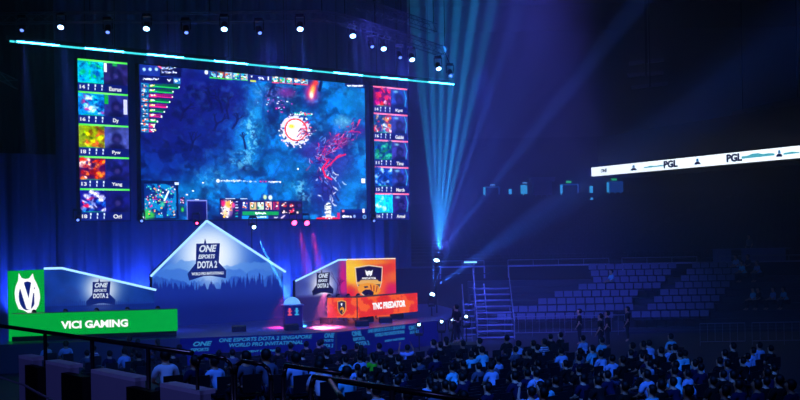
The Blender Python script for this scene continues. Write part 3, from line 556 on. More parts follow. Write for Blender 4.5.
sc_, szc = hit(369, 281, oo, od); k_ = (hit(383.5, 281, oo, od)[0]-hit(355.5, 281, oo, od)[0])
q = lambda a, b_, k=.04: Q(sc_+a*k_, szc+b_*k_, k)
sh = [(-.5, .5), (0, .58), (.5, .5), (.46, -.05), (.34, -.4), (0, -.7), (-.34, -.4), (-.46, -.05)]
MB().slab([q(a, b_) for a, b_ in sh][::-1], on*.01).build('shield_rim', glow('shield_rim_white', (255, 225, 190), .9), r5)
MB().slab([q(a*.93, b_*.93, .06) for a, b_ in sh][::-1], on*.01).build('shield_field', glow('shield_navy2', (30, 16, 60), .8), r5)
MB().slab([q(a, b_, .08) for a, b_ in ((-.44, -.02), (.44, -.02), (.42, -.12), (.3, .04), (-.3, .04), (-.42, -.12))][::-1], on*.01).build('shield_band', glow('shield_orange', (255, 190, 90), .9), r5)
MB().slab([q(a, b_, .09) for a, b_ in ((-.14, .4), (-.06, .34), (0, .38), (.06, .34), (.14, .4), (.1, .22), (.04, .17), (0, .26), (-.04, .17), (-.1, .22))][::-1], on*.01).build('crest_mark', WH, r5)
text('PREDATOR', 'crest_text', WH, r5, q(0, .1, .09), od, UP, .5*k_, .07*k_, .03)
MB().slab([q(a, b_, .1) for a, b_ in ((-.42, -.2), (-.3, -.1), (-.08, -.06), (.14, -.08), (.34, -.18), (.4, -.36), (.26, -.5), (.1, -.62), (.16, -.4), (.02, -.3), (-.14, -.3), (-.24, -.36), (-.3, -.46), (-.4, -.34))][::-1], on*.01).build('eagle_head', glow('eagle_yellow', (250, 160, 20), 1), r5)
MB().slab([q(a, b_, .12) for a, b_ in ((-.2, -.19), (-.06, -.17), (-.04, -.22), (-.16, -.25))][::-1], on*.01).build('eagle_eye', glow('shield_navy2', (30, 16, 60), .8), r5)
for a in range(3): MB().slab([q(x, y, .12) for x, y in ((.02+a*.12, -.12-a*.03), (.07+a*.12, -.13-a*.03), (.1+a*.08, -.34-a*.03), (.06+a*.08, -.34-a*.03))][::-1], on*.01).build('feather', glow('feather_red', (200, 60, 20), .9), r5)
MB().box(Q(oL/2, TZ+.04, .03), (oL, .06, .05), math.atan2(od.y, od.x)).build('edge_light', glow('edge_warm', (255, 225, 190), 1.4), r5); local(r5)
# right booth grey backdrop
ga, gbp = P(295, 281, 53.4), P(346, 261, 55.5); ho = Vector((ga.x, ga.y, 0)); hd = Vector((gbp.x-ga.x, gbp.y-ga.y, 0)); hL = hd.length; hd.normalize(); hn = Vector((hd.y, -hd.x, 0))
sK, zK = hit(338, 260.6, ho, hd); zK = TZ; z_a = ga.z; W_, H_ = 120, 120; mph = planemap(W_, H_, 0, hL, STAGE, TZ, ho, hd)
c = Canvas(W_, H_, mph, (90, 95, 150)); n1 = fbm(H_, W_, 24, 5, 61); c.a = np.array((70, 84, 160))*(.8+.4*n1[..., None]); c.blob(322, 285, 12, 16, (235, 235, 250), 1, 3); c.blob(343, 282, 5, 30, (210, 20, 110), .9, 3); c.blob(300, 285, 8, 6, (60, 70, 150), .7, 3)
random.seed(3)
for (x, y, a, L) in ((338, 292, -1.7, 8), (336, 294, -1.4, 7), (341, 296, -1.8, 7)): branch(x, y, a, L, 1.6, (50, 20, 80), 4)
m = np.clip((c.Y-mph(320, 293)[1])/8, 0, 1)*.85; c.a = c.a*(1-m[..., None])+np.array((40, 30, 90))*m[..., None]
U_, Z_ = (c.X+.5)/W_*hL, TZ-(c.Y+.5)/H_*(TZ-STAGE); roof = np.where(U_ > sK, TZ, z_a+(TZ-z_a)*U_/sK)
r6 = empty('booth_backdrop', ho+hd*hL/2+UP*STAGE); tag(r6, 'slope-topped pale grey graphic backdrop behind the orange team desk', 'backdrop')
Q = lambda s, z, k=0: ho+hd*s+UP*z+hn*k
pixel_mesh('picture_surface', c.a, Q(0, STAGE, .02), hd, UP, hL, TZ-STAGE, pixmat('booth_picture_grey', 1.1), r6, Z_ < roof)
MB().slab([Q(0, STAGE), Q(hL, STAGE), Q(hL, TZ), Q(sK, TZ), Q(0, z_a)], -hn*.2).build('frame_box', CAB, r6)
MB().tube(Q(0, z_a, .05), Q(sK, TZ+.03, .05), .045).tube(Q(sK, TZ+.03, .05), Q(hL, TZ+.03, .05), .045).build('edge_light', EDGE, r6)
lw = hit(333, 284, ho, hd)[0]-hit(312, 284, ho, hd)[0]; lc = hit(322.5, 284, ho, hd); logo(r6, lc[0], lc[1], Q(0, 0), hd, hn, lw, glow('ink_black', (30, 26, 70), .7), PAPER, False); local(r6)

# ---------------------------------------------------------------- stage front banners
SKY = glow('banner_cyan_glow', (50, 140, 215), .62)  # emission stands in for stage light on the printed lettering
BAN = mat('banner_navy', (30, 34, 110), .8)
def banner(i0, i1, x0, x1, label):
    a = Vector((*front[i0], 0)); e = Vector((*front[i1], 0)); d_ = (e-a).normalized(); n_ = Vector((d_.y, -d_.x, 0)); s0 = hit(x0, 345, a, d_)[0]; s1 = min(hit(x1, 345, a, d_)[0], (e-a).length)
    root = empty('stage_banner', a+d_*(s0+s1)/2); tag(root, label, 'banner')
    MB().slab([a+d_*s0+UP*.04+n_*.01, a+d_*s1+UP*.04+n_*.01, a+d_*s1+UP*1.18+n_*.01, a+d_*s0+UP*1.18+n_*.01][::-1], n_*.03).build('cloth', BAN, root)
    return root, a, d_, n_
def bt(R, body, xa, xb, ya, h, shear=.2, bold=.03):
    root, a, d_, n_ = R; sa, za = hit(xa, ya, a, d_); sb = hit(xb, ya, a, d_)[0]; text(body, 'banner_text', SKY, root, a+d_*(sa+sb)/2+UP*za+n_*.05, d_, UP, sb-sa, h, bold, shear)
R = banner(1, 2, 180, 334.9, 'navy stage-front banner with event name in cyan below centre stage')
bt(R, 'ONE', 193, 212, 344, .2, .3, .045); bt(R, 'ESPORTS', 190, 209, 350, .14, .3)
bt(R, 'ONE ESPORTS DOTA 2 SINGAPORE', 219, 312, 340.3, .17); bt(R, 'WORLD PRO INVITATIONAL', 229, 303, 345.2, .17); bt(R, 'EVENT PARTNERS', 246, 280, 351.5, .09)
bt(R, 'ONE', 324, 334.5, 335.5, .22, .3, .045); bt(R, 'ESPORTS', 321, 333.5, 340.8, .12, .3); bt(R, 'DOTA 2', 319, 333, 346, .17)
local(R[0])
R = banner(2, 3, 337, 438, 'navy stage-front banner with event name in cyan below the orange desk')
bt(R, 'ONE', 351, 361, 334, .24, -.4, .045); bt(R, 'ESPORTS', 352, 364, 339.5, .15, -.4); bt(R, 'DOTA 2', 355, 369, 344.2, .2, -.4)
bt(R, 'ONE ESPORTS DOTA 2 SINGAPORE', 367, 404.5, 331.2, .17); bt(R, 'WORLD PRO INVITATIONAL', 374, 404, 335.2, .17); bt(R, 'EVENT PARTNERS', 384, 404, 341, .1); bt(R, 'ONE', 408, 416, 328, .22, -.3, .045); bt(R, 'DOTA 2', 409, 418, 332.5, .15)
local(R[0])

# ---------------------------------------------------------------- trophy plinth
p = PZ(292.5, 327, STAGE); t = empty('trophy_stand', (p.x, p.y, STAGE), math.radians(20)); tag(t, 'dark podium with small red and cyan figures between centre screen and orange desk', 'podium')
MB().slab([(-.42, -.3, 0), (.42, -.3, 0), (.36, .3, 0), (-.36, .3, 0)], (0, 0, 1.02)).build('body', mat('podium_purple', (70, 60, 120), .5), t)
for x, cc in ((-.2, (250, 90, 120)), (.14, (60, 180, 240))):
    m = glow('podium_fig_%d' % (x > 0), cc, .9); f = MB().ball((x, -.32, .86), .06, sc=(1, .3, 1)); f.box((x, -.32, .72), (.09, .02, .16)); f.box((x, -.32, .6), (.2, .02, .06)); f.box((x, -.32, .77), (.2, .02, .04)); f.build('lit_figure', m, t)
MB().box((0, 0, 1.05), (.95, .66, .06)).build('top_plate', mat('podium_top', (150, 170, 200), .4), t)
tr = MB().lathe([(.4, 0), (.38, .1), (.3, .22), (.16, .31), (.01, .34)], (0, 0, 1.081), 20).build('shield_trophy', mat('trophy_pale_glow', (170, 220, 240), .3, emit=(120, 200, 235), es=.7), None)  # emission puts the beam's light into the trophy itself
tag(tr, 'pale domed trophy with added glow on top of the podium', 'trophy'); tr.location = (p.x, p.y, STAGE)
for (x, y, w_, lab) in ((239, 331.5, .62, 'black wedge monitor on the stage edge left of the podium'), (291.5, 330, .62, 'black wedge monitor on the floor in front of the podium'), (362, 326, .6, 'black wedge monitor under the corner of the orange desk'), (385.5, 322.5, .6, 'black wedge monitor under the middle of the orange desk')):
    q_ = PZ(x, y, STAGE); m = empty('stage_monitor', q_, math.radians(15)); tag(m, lab, 'speaker', 'wedge monitors on the stage edge')
    MB().slab([(-w_/2, -.2, 0), (-w_/2, .2, 0), (-w_/2, .14, .28), (-w_/2, -.16, .24)], (w_, 0, 0)).build('case', BLK, m); MB().box((0, -.19, .12), (w_*.86, .02, .18)).build('grille', mat('grille', (30, 30, 36), .5), m)
# ================================================================ lamps on trusses and stands
LAST = [None]
HEAD = mat('lamp_housing', (22, 22, 26), .5)
LENS = glow('lens_blue', (130, 190, 255), 14); LENSD = glow('lens_dim', (90, 120, 240), 3); LENSR = glow('lens_red', (255, 60, 110), 12); LENSW = glow('lens_white', (170, 225, 255), 16)
def moving_head(loc, direction, label, lens=LENS, r=.13, hang=True, group='moving head lamps'):
    loc = Vector(loc); d_ = Vector(direction).normalized(); root = empty('moving_head_lamp', loc); LAST[0] = root; tag(root, label, 'stage lamp', group); s = 1 if hang else -1
    MB().box(UP*.42*s, (.34, .28, .12)).build('base', HEAD, root); MB().box((-.19, 0, .2*s), (.04, .1, .42)).build('yoke_arm', HEAD, root); MB().box((.19, 0, .2*s), (.04, .1, .42)).build('yoke_arm', HEAD, root)
    M = d_.to_track_quat('Z', 'Y').to_matrix(); MB().lathe([(.06, -.22), (.13, -.14), (.15, .1), (.15, .2)], (0, 0, 0), 14, M).build('head', HEAD, root)
    MB().lathe([(r, .2), (r*.7, .235), (.01, .245)], (0, 0, 0), 14, M).build('lens', lens, root); return root
# truss
TR = mat('truss_metal', (110, 112, 125), .35, metal=.8)
def truss(pts, name, label, w_=.4):
    root = empty(name, pts[0]); tag(root, label, 'truss')
    for i in range(len(pts)-1):
        a, e = pts[i], pts[i+1]; d_ = (e-a).normalized(); n_ = d_.cross(UP).normalized()*w_/2; L = (e-a).length; b1 = MB(); b2 = MB(); cs = [n_+UP*w_/2, n_-UP*w_/2, -n_-UP*w_/2, -n_+UP*w_/2]
        for o_ in cs: b1.tube(a+o_, e+o_, .025, n=6)
        k = max(1, int(L/.5))
        for j in range(k):
            p0 = a.lerp(e, j/k); p1 = a.lerp(e, (j+1)/k)
            for m_ in range(4): b2.tube(p0+cs[m_], p1+cs[(m_+1) % 4], .012, n=4)
        b1.build('chord_section', TR, root); b2.build('lattice', TR, root)
    for k in range(0, len(pts), 1): MB().tube(pts[k]+UP*w_/2, Vector((pts[k].x, pts[k].y, 30)), .02, n=5).build('hanging_chain', BLK, root)
    return local(root)
tz = P(300, 16, 45).z
def TP(x, y): 
    wx, wz = ray(x, y); d = (tz-CH)/wz; return Vector((wx*d, d, tz))
arc = [P(-30, 13, 44.5), P(90, 14, 44.5), P(210, 15, 45), P(322, 16, 45), P(345, 22, 46), P(375, 35, 48.2), P(410, 47, 51), P(445, 59, 54.5)]
for v in arc: v.z = tz
truss(arc, 'lighting_truss', 'long black lighting truss curving across above the light bar')
a2 = [v+Vector((1.2, 1.8, .9)) for v in arc[3:7]]; truss(a2, 'lighting_truss', 'second short curved truss behind the right end of the lighting truss')
for (xa, ya, xb, yb, d, lab) in ((28, 11, 58, 14, 60, 'short dim truss section at far upper left'), (0, 76, 16, 84, 48, 'low truss end at the left edge beside the drape')):
    truss([P(xa, ya, d), P(xb, yb, d)], 'lighting_truss', lab)
lamps = [(23, 27, 0, -.1), (61.5, 24, 1, 0), (108, 29, 0, .15), (147, 25.5, 1, 0), (186, 29.5, 0, .35), (224.5, 26, 1, .05), (259, 30, 0, .5), (300, 26, 1, .15), (352.5, 33, 1, .2), (371, 44, 0, .6), (383, 46, 1, .3), (399, 55, 0, .6), (411.5, 57, 1, .3), (438, 66, 1, .3), (450, 73, 0, .3)]
names = ['first', 'second', 'third', 'fourth', 'fifth', 'sixth', 'seventh', 'eighth', 'ninth', 'tenth', 'eleventh', 'twelfth', 'thirteenth', 'fourteenth', 'fifteenth']
for i, (x, y, br, sl) in enumerate(lamps):
    dd = 44.8 if x < 320 else 45+(x-320)*.075; p = P(x, y, dd); tgt = p+Vector((sl*6, 3, -9))
    moving_head(p, (tgt-p).normalized()+Vector((0, -1.0, 0)), '%s hanging truss lamp, %s from the left along the lighting truss' % ('bright' if br else 'dim', names[i]), LENS if br else LENSD, .125 if br else .08, group='lamps hung on the lighting truss'); MB().tube((0, 0, .45), (0, 0, max(.5, tz-.2-p.z)) if i < 13 else arc[-1]-p, .02, n=5).build('hanging_rod', HEAD, bpy.context.scene.collection.objects[-1] if 0 else LAST[0])
    spot('truss_beam', p+Vector((0, 0, -.3)), tgt, 14000 if br else 12000, (0.06, 0.12, 1.0), 14 if br else 9, .6, .08)
# small lamps under the screens
for (x, y, cl, lab) in ((75.5, 218.5, 0, 'small blue lamp below left portrait screen'), (139, 219.5, 0, 'small blue lamp between left portrait and big screen'), (194, 221.8, 2, 'small red lamp left of the gable peak'), (291, 221.5, 1, 'red lamp under the big screen, left one of the pair'), (303.5, 221.8, 1, 'red lamp under the big screen, right one of the pair'), (253, 225.5, 3, 'white lamp right of the gable peak, beaming down'), (370.5, 219.6, 0, 'small blue lamp between big screen and right portrait screen')):
    s, z = hit(x, y); p = rowpt(s, .25, z) if cl != 3 else P(x, y, 52.6)
    moving_head(p, NV*.8+Vector((0, -.5, -.6)), lab, (LENSD, LENSR, LENSR, LENSW)[cl], (.07, .15, .07, .09)[cl], group='lamps below the video wall')
    if cl == 3: sg = hit(253, 225, go)[0]; e_ = gp(sg, gz[2]+(gz[1]-gz[2])*(G1-sg)/(G1-ap)-.2, -.15); MB().tube((0, 0, .42), e_-p+UP*1.2, .03, n=6).tube(e_-p+UP*1.2, e_-p, .03, n=6).build('mounting_arm', HEAD, LAST[0])
    if cl == 1: spot('red_beam', p+NV*.5-UP*.15, p+NV*2+Vector((.3, -.2, -6)), 50000, (1, .03, .16), 15, .8, .1)
    if cl == 3: e = P(293, 306, 51.0); spot('podium_beam', p+Vector((.12, -.45, -.3)), e, 1.1e6, (.04, .35, 1), 3.6, .5, .04)
# unseen pink spots without fixtures, added to streak the stage floor
pf = PZ(300, 327, STAGE)
spot('pink_floor_fill', pf+Vector((1.1, .9, 1.7)), pf+Vector((1.25, -.2, 0)), 14000, (1.0, .12, .30), 52, .8, .05)
spot('pink_floor_fill', pf+Vector((-.9, .9, 1.5)), pf+Vector((-1.0, 0, 0)), 3500, (1.0, .04, .25), 46, .8, .05)
# big beam fixtures at the right of the stage
BD = Vector((.1, -.35, .5)); f1 = P(436, 263.5, 58); f2 = P(431.5, 297.5, 56)
moving_head(f1, (.2, -.6, 1), 'bright cyan beam lamp high on the pole right of the stage', LENSW, .15, False, 'beam lamps right of the stage'); moving_head(f2, (.3, -.6, 1), 'bright cyan beam lamp low beside the stage right corner', LENSW, .13, False, 'beam lamps right of the stage')
m = empty('lamp_stand', (f1.x, f1.y, 0)); tag(m, 'tall dark scaffold pole carrying the upper cyan beam lamp', 'stand')
MB().tube((0, 0, .0), (0, 0, f1.z-.5), .04).build('pole', HEAD, m); MB().box((0, 0, .03), (.8, .8, .06)).build('base_plate', HEAD, m); MB().tube((0, 0, f1.z-.6), (3, .3, f1.z-.6), .03).build('cross_arm', HEAD, m)
m = empty('lamp_stand', (f2.x, f2.y, 0)); tag(m, 'short dark pole carrying the lower cyan beam lamp', 'stand')
MB().tube((0, 0, .0), (0, 0, f2.z-.5), .04).build('pole', HEAD, m); MB().box((0, 0, .03), (.7, .7, .06)).build('base_plate', HEAD, m)
for (x, y, e, a) in ((424, 110, 2.2e5, 3.4), (433, 105, 3.2e5, 2.6), (441, 100, 4.5e5, 2.4), (450, 100, 4.5e5, 2.6), (460, 105, 3.5e5, 2.6), (470, 108, 2.2e5, 3), (483, 115, 1.3e5, 3.4), (474, 0, 2.5e5, 2.2), (505, 170, .6e5, 4.5)):
    spot('cyan_beam', f1+BD, P(x, y, 56), e*2.6, CYAN if x < 480 else (.04, .16, 1), a, .6, .05)
spot('cyan_beam_wide', f1+BD, P(450, 100, 56), 8e4, (0.02, .22, 1), 26, 1, .05)
for (x, y, e, a) in ((433, 200, 6e4, 5), (448, 250, 4e4, 6), (560, 205, 3e4, 10), (620, 150, 2e4, 9)):
    spot('blue_beam', f2+BD, P(x, y, 60), e*2, (.03, .14, 1), a, .7, .05)
for (x, y, lab) in ((419, 325.5, 'small lamp at the corner end of the stage front'), (441.5, 322.5, 'white floor lamp left of the camera platform'), (452.5, 321, 'white floor lamp middle of the three beside camera platform'), (466, 317.5, 'white floor lamp right of the camera platform')):
    p = P(x, y, 50 if x > 430 else 50.2); l = moving_head(p, (0, -1, .3), lab, LENSW, .06, False, 'floor lamps right of the stage')
    MB().tube((0, 0, -p.z), (0, 0, -.4), .03).build('stand_pole', HEAD, l)
p = P(474, 263, 60); m = empty('pole_lamp', (p.x, p.y, 0)); tag(m, 'slim lit pole with flat lamp standing right of the beam lamps', 'lamp')
MB().tube((0, 0, 0), (0, 0, p.z), .05, .03).build('pole', mat('pole_grey', (120, 130, 150), .4), m); MB().box((-.2, 0, p.z+.05), (.7, .2, .08)).build('lamp_head', glow('pole_lamp', (110, 180, 250), 2.5), m)
MB().box((-1.3, 0, p.z-.08), (1.7, .06, .05)).build('cross_arm', HEAD, m)
# ================================================================ far stands
RISER = mat('riser_concrete', (62, 62, 74), .85, scale=2); SEATM = mat('seat_plastic', (120, 122, 150), .5, noise=.1); SEAT_SHADED = mat('seat_plastic_shaded', (44, 44, 58), .55)  # second seat plastic is a shaded copy: dim stand and row gaps as colour
RAILM = mat('rail_steel', (150, 152, 170), .35, metal=.6)
def seat_mesh():
    b_ = MB(); b_.box((0, .21, .72), (.46, .05, .32)); b_.box((0, 0, .42), (.46, .42, .06)); b_.box((0, .1, .21), (.08, .1, .42)); b_.box((0, .22, .52), (.3, .04, .22))
    return b_
d0, z00, rise, step = 58.0, .2, .35, .82
rows = []
for i in range(8):
    d = d0+i*step; z = z00+i*rise; y = 234+(5.3-z-.45)*F/d; rows.append((d, z, y))
tag(MB().slab([(12, d0-1.2, .003), (34, d0-1.2, .003), (34, d0-1.2, .12), (12, d0-1.2, .12)], (0, .6, 0)).build('trim_20', RISER), kind='structure')
b_ = MB()
for i, (d, z, y) in enumerate(rows): b_.box((22, d+.06, z/2+.002), (36, step, z-.004))
tag(b_.build('floor_lower_bowl', RISER), kind='structure')
L1 = lambda y: np.interp(y, [284, 299, 304, 312, 330], [590, 552, 540, 505, 492]); R1 = lambda y: 665-(y-284)*1.22
L2 = lambda y: R1(y)+13; R2 = lambda y: 738-(y-285)*.7
seats = []
proto = None
for i, (d, z, y) in enumerate(rows):
    for k, (l, rr) in enumerate(((L1(y), R1(y)), (L2(y), R2(y)))):
        xl, xr = (l-400)/F*d, (rr-400)/F*d; n = max(1, int((xr-xl)/.53))
        for j in range(n):
            if proto is None:
                proto = seat_mesh().build('stadium_seat', SEATM); o = proto; proto.data.materials.append(SEAT_SHADED); proto.data.polygons.foreach_set('material_index', [0]*6+[1]*18)  # pans and legs take the shaded copy so the rows read apart
            else: o = proto.copy(); COL.objects.link(o)
            o.location = (xl+(j+.5)*.53+(i*.37 % .5)-.2, d, z); seats.append(o)
            blk = 'left' if k == 0 else 'right'; where = ['front row', 'second row', 'third row', 'fourth row', 'fifth row', 'sixth row', 'seventh row', 'top row'][i]
            tag(o, 'empty grey flip seat in the %s of the %s lower stand block' % (where, blk), 'seat', 'empty seats, %s of the %s lower stand block' % (where, blk))
# walkway wall, deck and rails at the head of the lower stand
tag(MB().box((30, 66.3, 1.7), (62, .3, 3.4)).build('wall_walkway', mat('walkway_wall', (22, 22, 30), .9)), kind='structure')
tag(MB().box((30, 68.4, 3.3), (62, 4.2, .2)).build('floor_walkway', RISER), kind='structure')
def rail(x0, x1, y0, label, d=66.3):
    a, e = P(x0, y0, d), P(x1, y0, d); e.z = a.z = 3.40; root = empty('walkway_railing', a); tag(root, label, 'railing', 'railings along the stand walkway')
    MB().box((a+e)/2+UP*.03, ((e-a).length, .08, .1)).build('bottom_ledge', mat('ledge_pale', (170, 170, 200), .5), root); MB().tube(a+UP*.42, e+UP*.42, .025, n=6).build('top_rail', RAILM, root); MB().box(e+Vector((0, -.2, -.3)), (.08, .06, .75)).build('end_bracket', mat('ledge_pale', (170, 170, 200), .5), root); MB().box(a+Vector((0, -.2, -.3)), (.08, .06, .75)).build('end_bracket', mat('ledge_pale', (170, 170, 200), .5), root)
    n = int((e-a).length/1.6)+1
    for k in range(n+1): p = a.lerp(e, k/n); MB().tube(p, p+UP*.42, .02, n=6).build('post', RAILM, root)
    local(root)
rail(508, 609, 266, 'walkway railing above the dark gap left of the seat blocks'); rail(622, 697, 263.5, 'walkway railing above the left lower seat block'); rail(720, 812, 262, 'walkway railing at the right edge above the table')
rail(440, 484, 262, 'short walkway railing nearest the beam lamps')
# stairs and platforms between stage and stand
def stairs(x, y, d, n, w_, label):
    p = P(x, y, d); root = empty('access_stairs', (p.x, p.y, 0)); tag(root, label, 'stairs')
    for k in range(n): MB().box((0, k*.3, .1+k*.3), (w_, .32, .06)).build('tread', mat('tread_pale', (120, 124, 150), .5), root)
    for s in (-1, 1):
        MB().tube((s*w_/2, -.1, .05), (s*w_/2, n*.3, n*.3), .04).build('side_beam', RISER, root); MB().tube((s*w_/2, -.1, .9), (s*w_/2, n*.3, n*.3+.9), .025).tube((s*w_/2, -.1, 0), (s*w_/2, -.1, .9), .025).build('handrail', RAILM, root)
stairs(496, 335, 55, 9, 1.9, 'pale steel access stairs climbing beside the seat stand')
stairs(476, 330, 57, 6, 1.2, 'narrow access stairs with thin rails behind the camera platform')
def barrier(x0, x1, y, d, label):
    a, e = P(x0, y, d), P(x1, y, d); a.z = e.z = 0; root = empty('crowd_barrier', a); tag(root, label, 'barrier', 'crowd barriers before the lower stand')
    MB().tube(a+UP*1.05, e+UP*1.05, .022, n=6).build('top_bar', RAILM, root); MB().tube(a+UP*.2, e+UP*.2, .018, n=6).build('bottom_bar', RAILM, root); n = max(2, int((e-a).length/.35))
    for k in range(n+1): p = a.lerp(e, k/n); MB().tube(p+UP*(.0 if k % 4 == 0 else .2), p+UP*1.05, .012, n=5).build('bar', RAILM, root)
    local(root)
barrier(440, 472, 335, 54, 'thin crowd barrier left of the stairs'); barrier(505, 560, 335, 56.3, 'thin crowd barrier before the left end of the stand'); barrier(565, 625, 335, 56.3, 'thin crowd barrier before the middle of the stand')
barrier(700, 745, 330, 50, 'dim crowd barrier under the group at right, left panel'); barrier(752, 800, 330, 50, 'dim crowd barrier under the group at right, right panel')
# balcony table
p = P(749, 264, 67); t = empty('control_table', (p.x, 67, 3.4)); tag(t, 'pale blue-draped control table on the walkway at far right', 'table')
b_ = MB(); b_.box((-1.7, -.05, .42), (1.0, .5, .8)).build('cloth_panel', mat('table_cloth', (120, 120, 170), .8), t); MB().box((.9, -.05, .42), (2.6, .5, .8)).build('cloth_panel', mat('table_cloth', (120, 120, 170), .8), t); MB().box((.1, -.05, .84), (4.8, .6, .05)).build('table_top', mat('table_cloth', (120, 120, 170), .8), t)
# upper bowl
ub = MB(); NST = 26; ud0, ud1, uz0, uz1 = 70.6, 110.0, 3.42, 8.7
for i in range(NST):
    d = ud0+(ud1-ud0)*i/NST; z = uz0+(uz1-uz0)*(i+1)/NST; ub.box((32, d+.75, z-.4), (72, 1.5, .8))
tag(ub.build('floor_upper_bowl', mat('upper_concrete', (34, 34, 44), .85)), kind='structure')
st = MB(); cnt = 0; up = []
def in_aisle(x, i):
    sx = 400+x/(ud0+(ud1-ud0)*i/NST)*F; f = i/NST
    for c_ in (478+f*16, 540+f*62, 622+f*130, 735+f*140):
        if abs(sx-c_) < 5: return True
    return False
for i in range(NST):
    d = ud0+(ud1-ud0)*i/NST+.85; z = uz0+(uz1-uz0)*(i+1)/NST; x = 2.5
    while x < 30*d/70:
        if 440 < 400+x/d*F < 812 and not in_aisle(x, i):
            if cnt < 128 and len(up) < 128:
                o = proto.copy(); COL.objects.link(o); o.location = (x, d-.3, z); o.material_slots[0].link = 'OBJECT'; o.material_slots[0].material = SEAT_SHADED; up.append(o)
                side = 'left part' if x < 9 else ('middle part' if x < 18 else 'right part'); rr = 'lowest row' if i == 0 else 'second lowest row'
                tag(o, 'dim empty flip seat in the %s of the upper stand, %s' % (rr, side), 'seat', 'seats in the %s of the upper stand, %s' % (rr, side)); cnt += 1
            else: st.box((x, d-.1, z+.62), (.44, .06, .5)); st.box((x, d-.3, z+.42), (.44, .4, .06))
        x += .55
tag(st.build('upper_stand_seats', SEAT_SHADED), 'rows of dim empty seats filling the rest of the upper stand', 'seating', kind='stuff')
# concourse wall with lit doorways
tag(MB().box((32, 111.0, 8.65), (72, .8, .5)).build('floor_concourse', RISER), kind='structure')
tag(MB().box((32, 111.6, 11.5), (72, .4, 8)).build('wall_concourse', mat('concourse_wall', (60, 60, 80), .9)), kind='structure')
DOORL = glow('doorway_cyan', (50, 150, 215), 1.3)
for (x0, x1, yt, yb_, full, green, lab) in ((484.5, 499, 187, 201, 0, 0, 'lit doorway frame at the top of the stand nearest the beam'), (509, 511.5, 189, 201, 2, 0, 'thin lit slit between two doorways above the stand'), (521, 527, 185, 200, 2, 0, 'narrow bright doorway left of the concourse booth'), (561.5, 578, 184.5, 199.5, 0, 1, 'cyan-edged doorway right of the concourse booth under a green sign'), (590, 592.5, 186, 198, 2, 0, 'thin bright slit below the left end of the ribbon board'), (608, 622, 182, 196.5, 1, 1, 'glowing cyan doorway under the ribbon board')):
    d = 111.1; a, e = P(x0, yb_, d), P(x1, yt, d); a.z = 8.9; w_, h = e.x-a.x, e.z-a.z; root = empty('doorway', ((a.x+e.x)/2, d, a.z)); tag(root, lab, 'doorway', 'doorways of the upper concourse')
    if full == 2: MB().box((0, 0, h/2), (w_, .3, h)).build('lit_opening', DOORL, root)
    else:
        MB().box((0, .05, h/2), (w_, .1, h)).build('opening', glow('doorway_deep', (16, 60, 140), .8) if full else mat('doorway_dark', (20, 22, 40), .9), root)
        MB().box((-w_/2, -.05, h/2), (.2, .3, h)).build('lit_jamb', DOORL, root); MB().box((w_/2, -.05, h/2), (.12, .3, h)).build('jamb', glow('doorway_frame_glow', (24, 70, 150), .7), root); MB().box((0, -.05, h), (w_, .3, .14)).build('lintel', glow('doorway_frame_glow', (24, 70, 150), .7), root)  # frame emission stands in for concourse light on jambs and lintel
    if green: MB().box((-.1, -.1, h+.28), (.55, .1, .2)).build('exit_sign', glow('exit_green', (40, 200, 110), 1.0), root)
    elif x0 < 530 and x0 != 509: MB().box((.1, -.1, h+.22), (.5, .1, .14)).build('lintel_lamp', glow('lintel_blue', (90, 150, 230), .9), root)
a, e = P(535, 203, 108), P(553, 176, 108); a.z = 8.75; root = empty('concourse_booth', ((a.x+e.x)/2, 109.6, a.z)); tag(root, 'pale boxy booth standing among the upper stand doorways', 'booth')
MB().box((0, 0, (e.z-a.z)*.42), (e.x-a.x, 1.6, (e.z-a.z)*.84)).build('body', mat('booth_grey', (110, 112, 150), .8), root); MB().box((0, -.1, (e.z-a.z)*.9), (e.x-a.x+.6, 2.0, (e.z-a.z)*.16)).build('roof', mat('booth_grey', (110, 112, 150), .8), root)
# ribbon board on the side balcony
ra, rb = P(591.5, 176.3, 95), P(806, 157, 67.5); rt = P(591.5, 168, 95); ra0 = Vector((ra.x, ra.y, 0)); rd = Vector((rb.x-ra.x, rb.y-ra.y, 0)); rL = rd.length; rd.normalize(); rn = Vector((rd.y, -rd.x, 0)); rz0 = (ra.z+rb.z)/2; rh = (rt.z-ra.z+P(800, 145, 68.2).z-P(800, 157.5, 68.2).z)/2
dz = (rb.z-ra.z)
def RB(s, v, k=0): p = ra0+rd*s+rn*k; return Vector((p.x, p.y, ra.z+dz*s/rL+v))
root = empty('ribbon_board', RB(rL/2, 0)); tag(root, 'long glowing white ribbon display board across the right side balcony', 'screen')
MB().slab([RB(0, 0), RB(rL, 0), RB(rL, rh), RB(0, rh)], -rn*.25).build('display_face', glow('ribbon_white', (232, 246, 255), 1.7), root)
MB().slab([RB(-.1, -.05, -.26), RB(rL, -.05, -.26), RB(rL, rh+.05, -.26), RB(-.1, rh+.05, -.26)], -rn*.5).build('housing', BLK, root)
RI = glow('ribbon_ink', (14, 26, 80), .8); RC = glow('ribbon_cyan', (90, 200, 225), .9)
rvd = (UP*1.0)
def rx(x): return hit(x, 165, ra0, rd)[0]
for (x0, x1, body, f) in ((601, 607.5, 'ONE', .42), (664, 678, 'PGL', .74), (727, 742.5, 'PGL', .74)):
    s0, s1 = rx(x0), rx(x1); text(body, 'ribbon_text', RI, root, RB((s0+s1)/2, rh*.52, .03), rd+UP*dz/rL, UP, s1-s0, rh*f, .05 if body == 'PGL' else .02, .25 if body == 'ONE' else 0, .02)
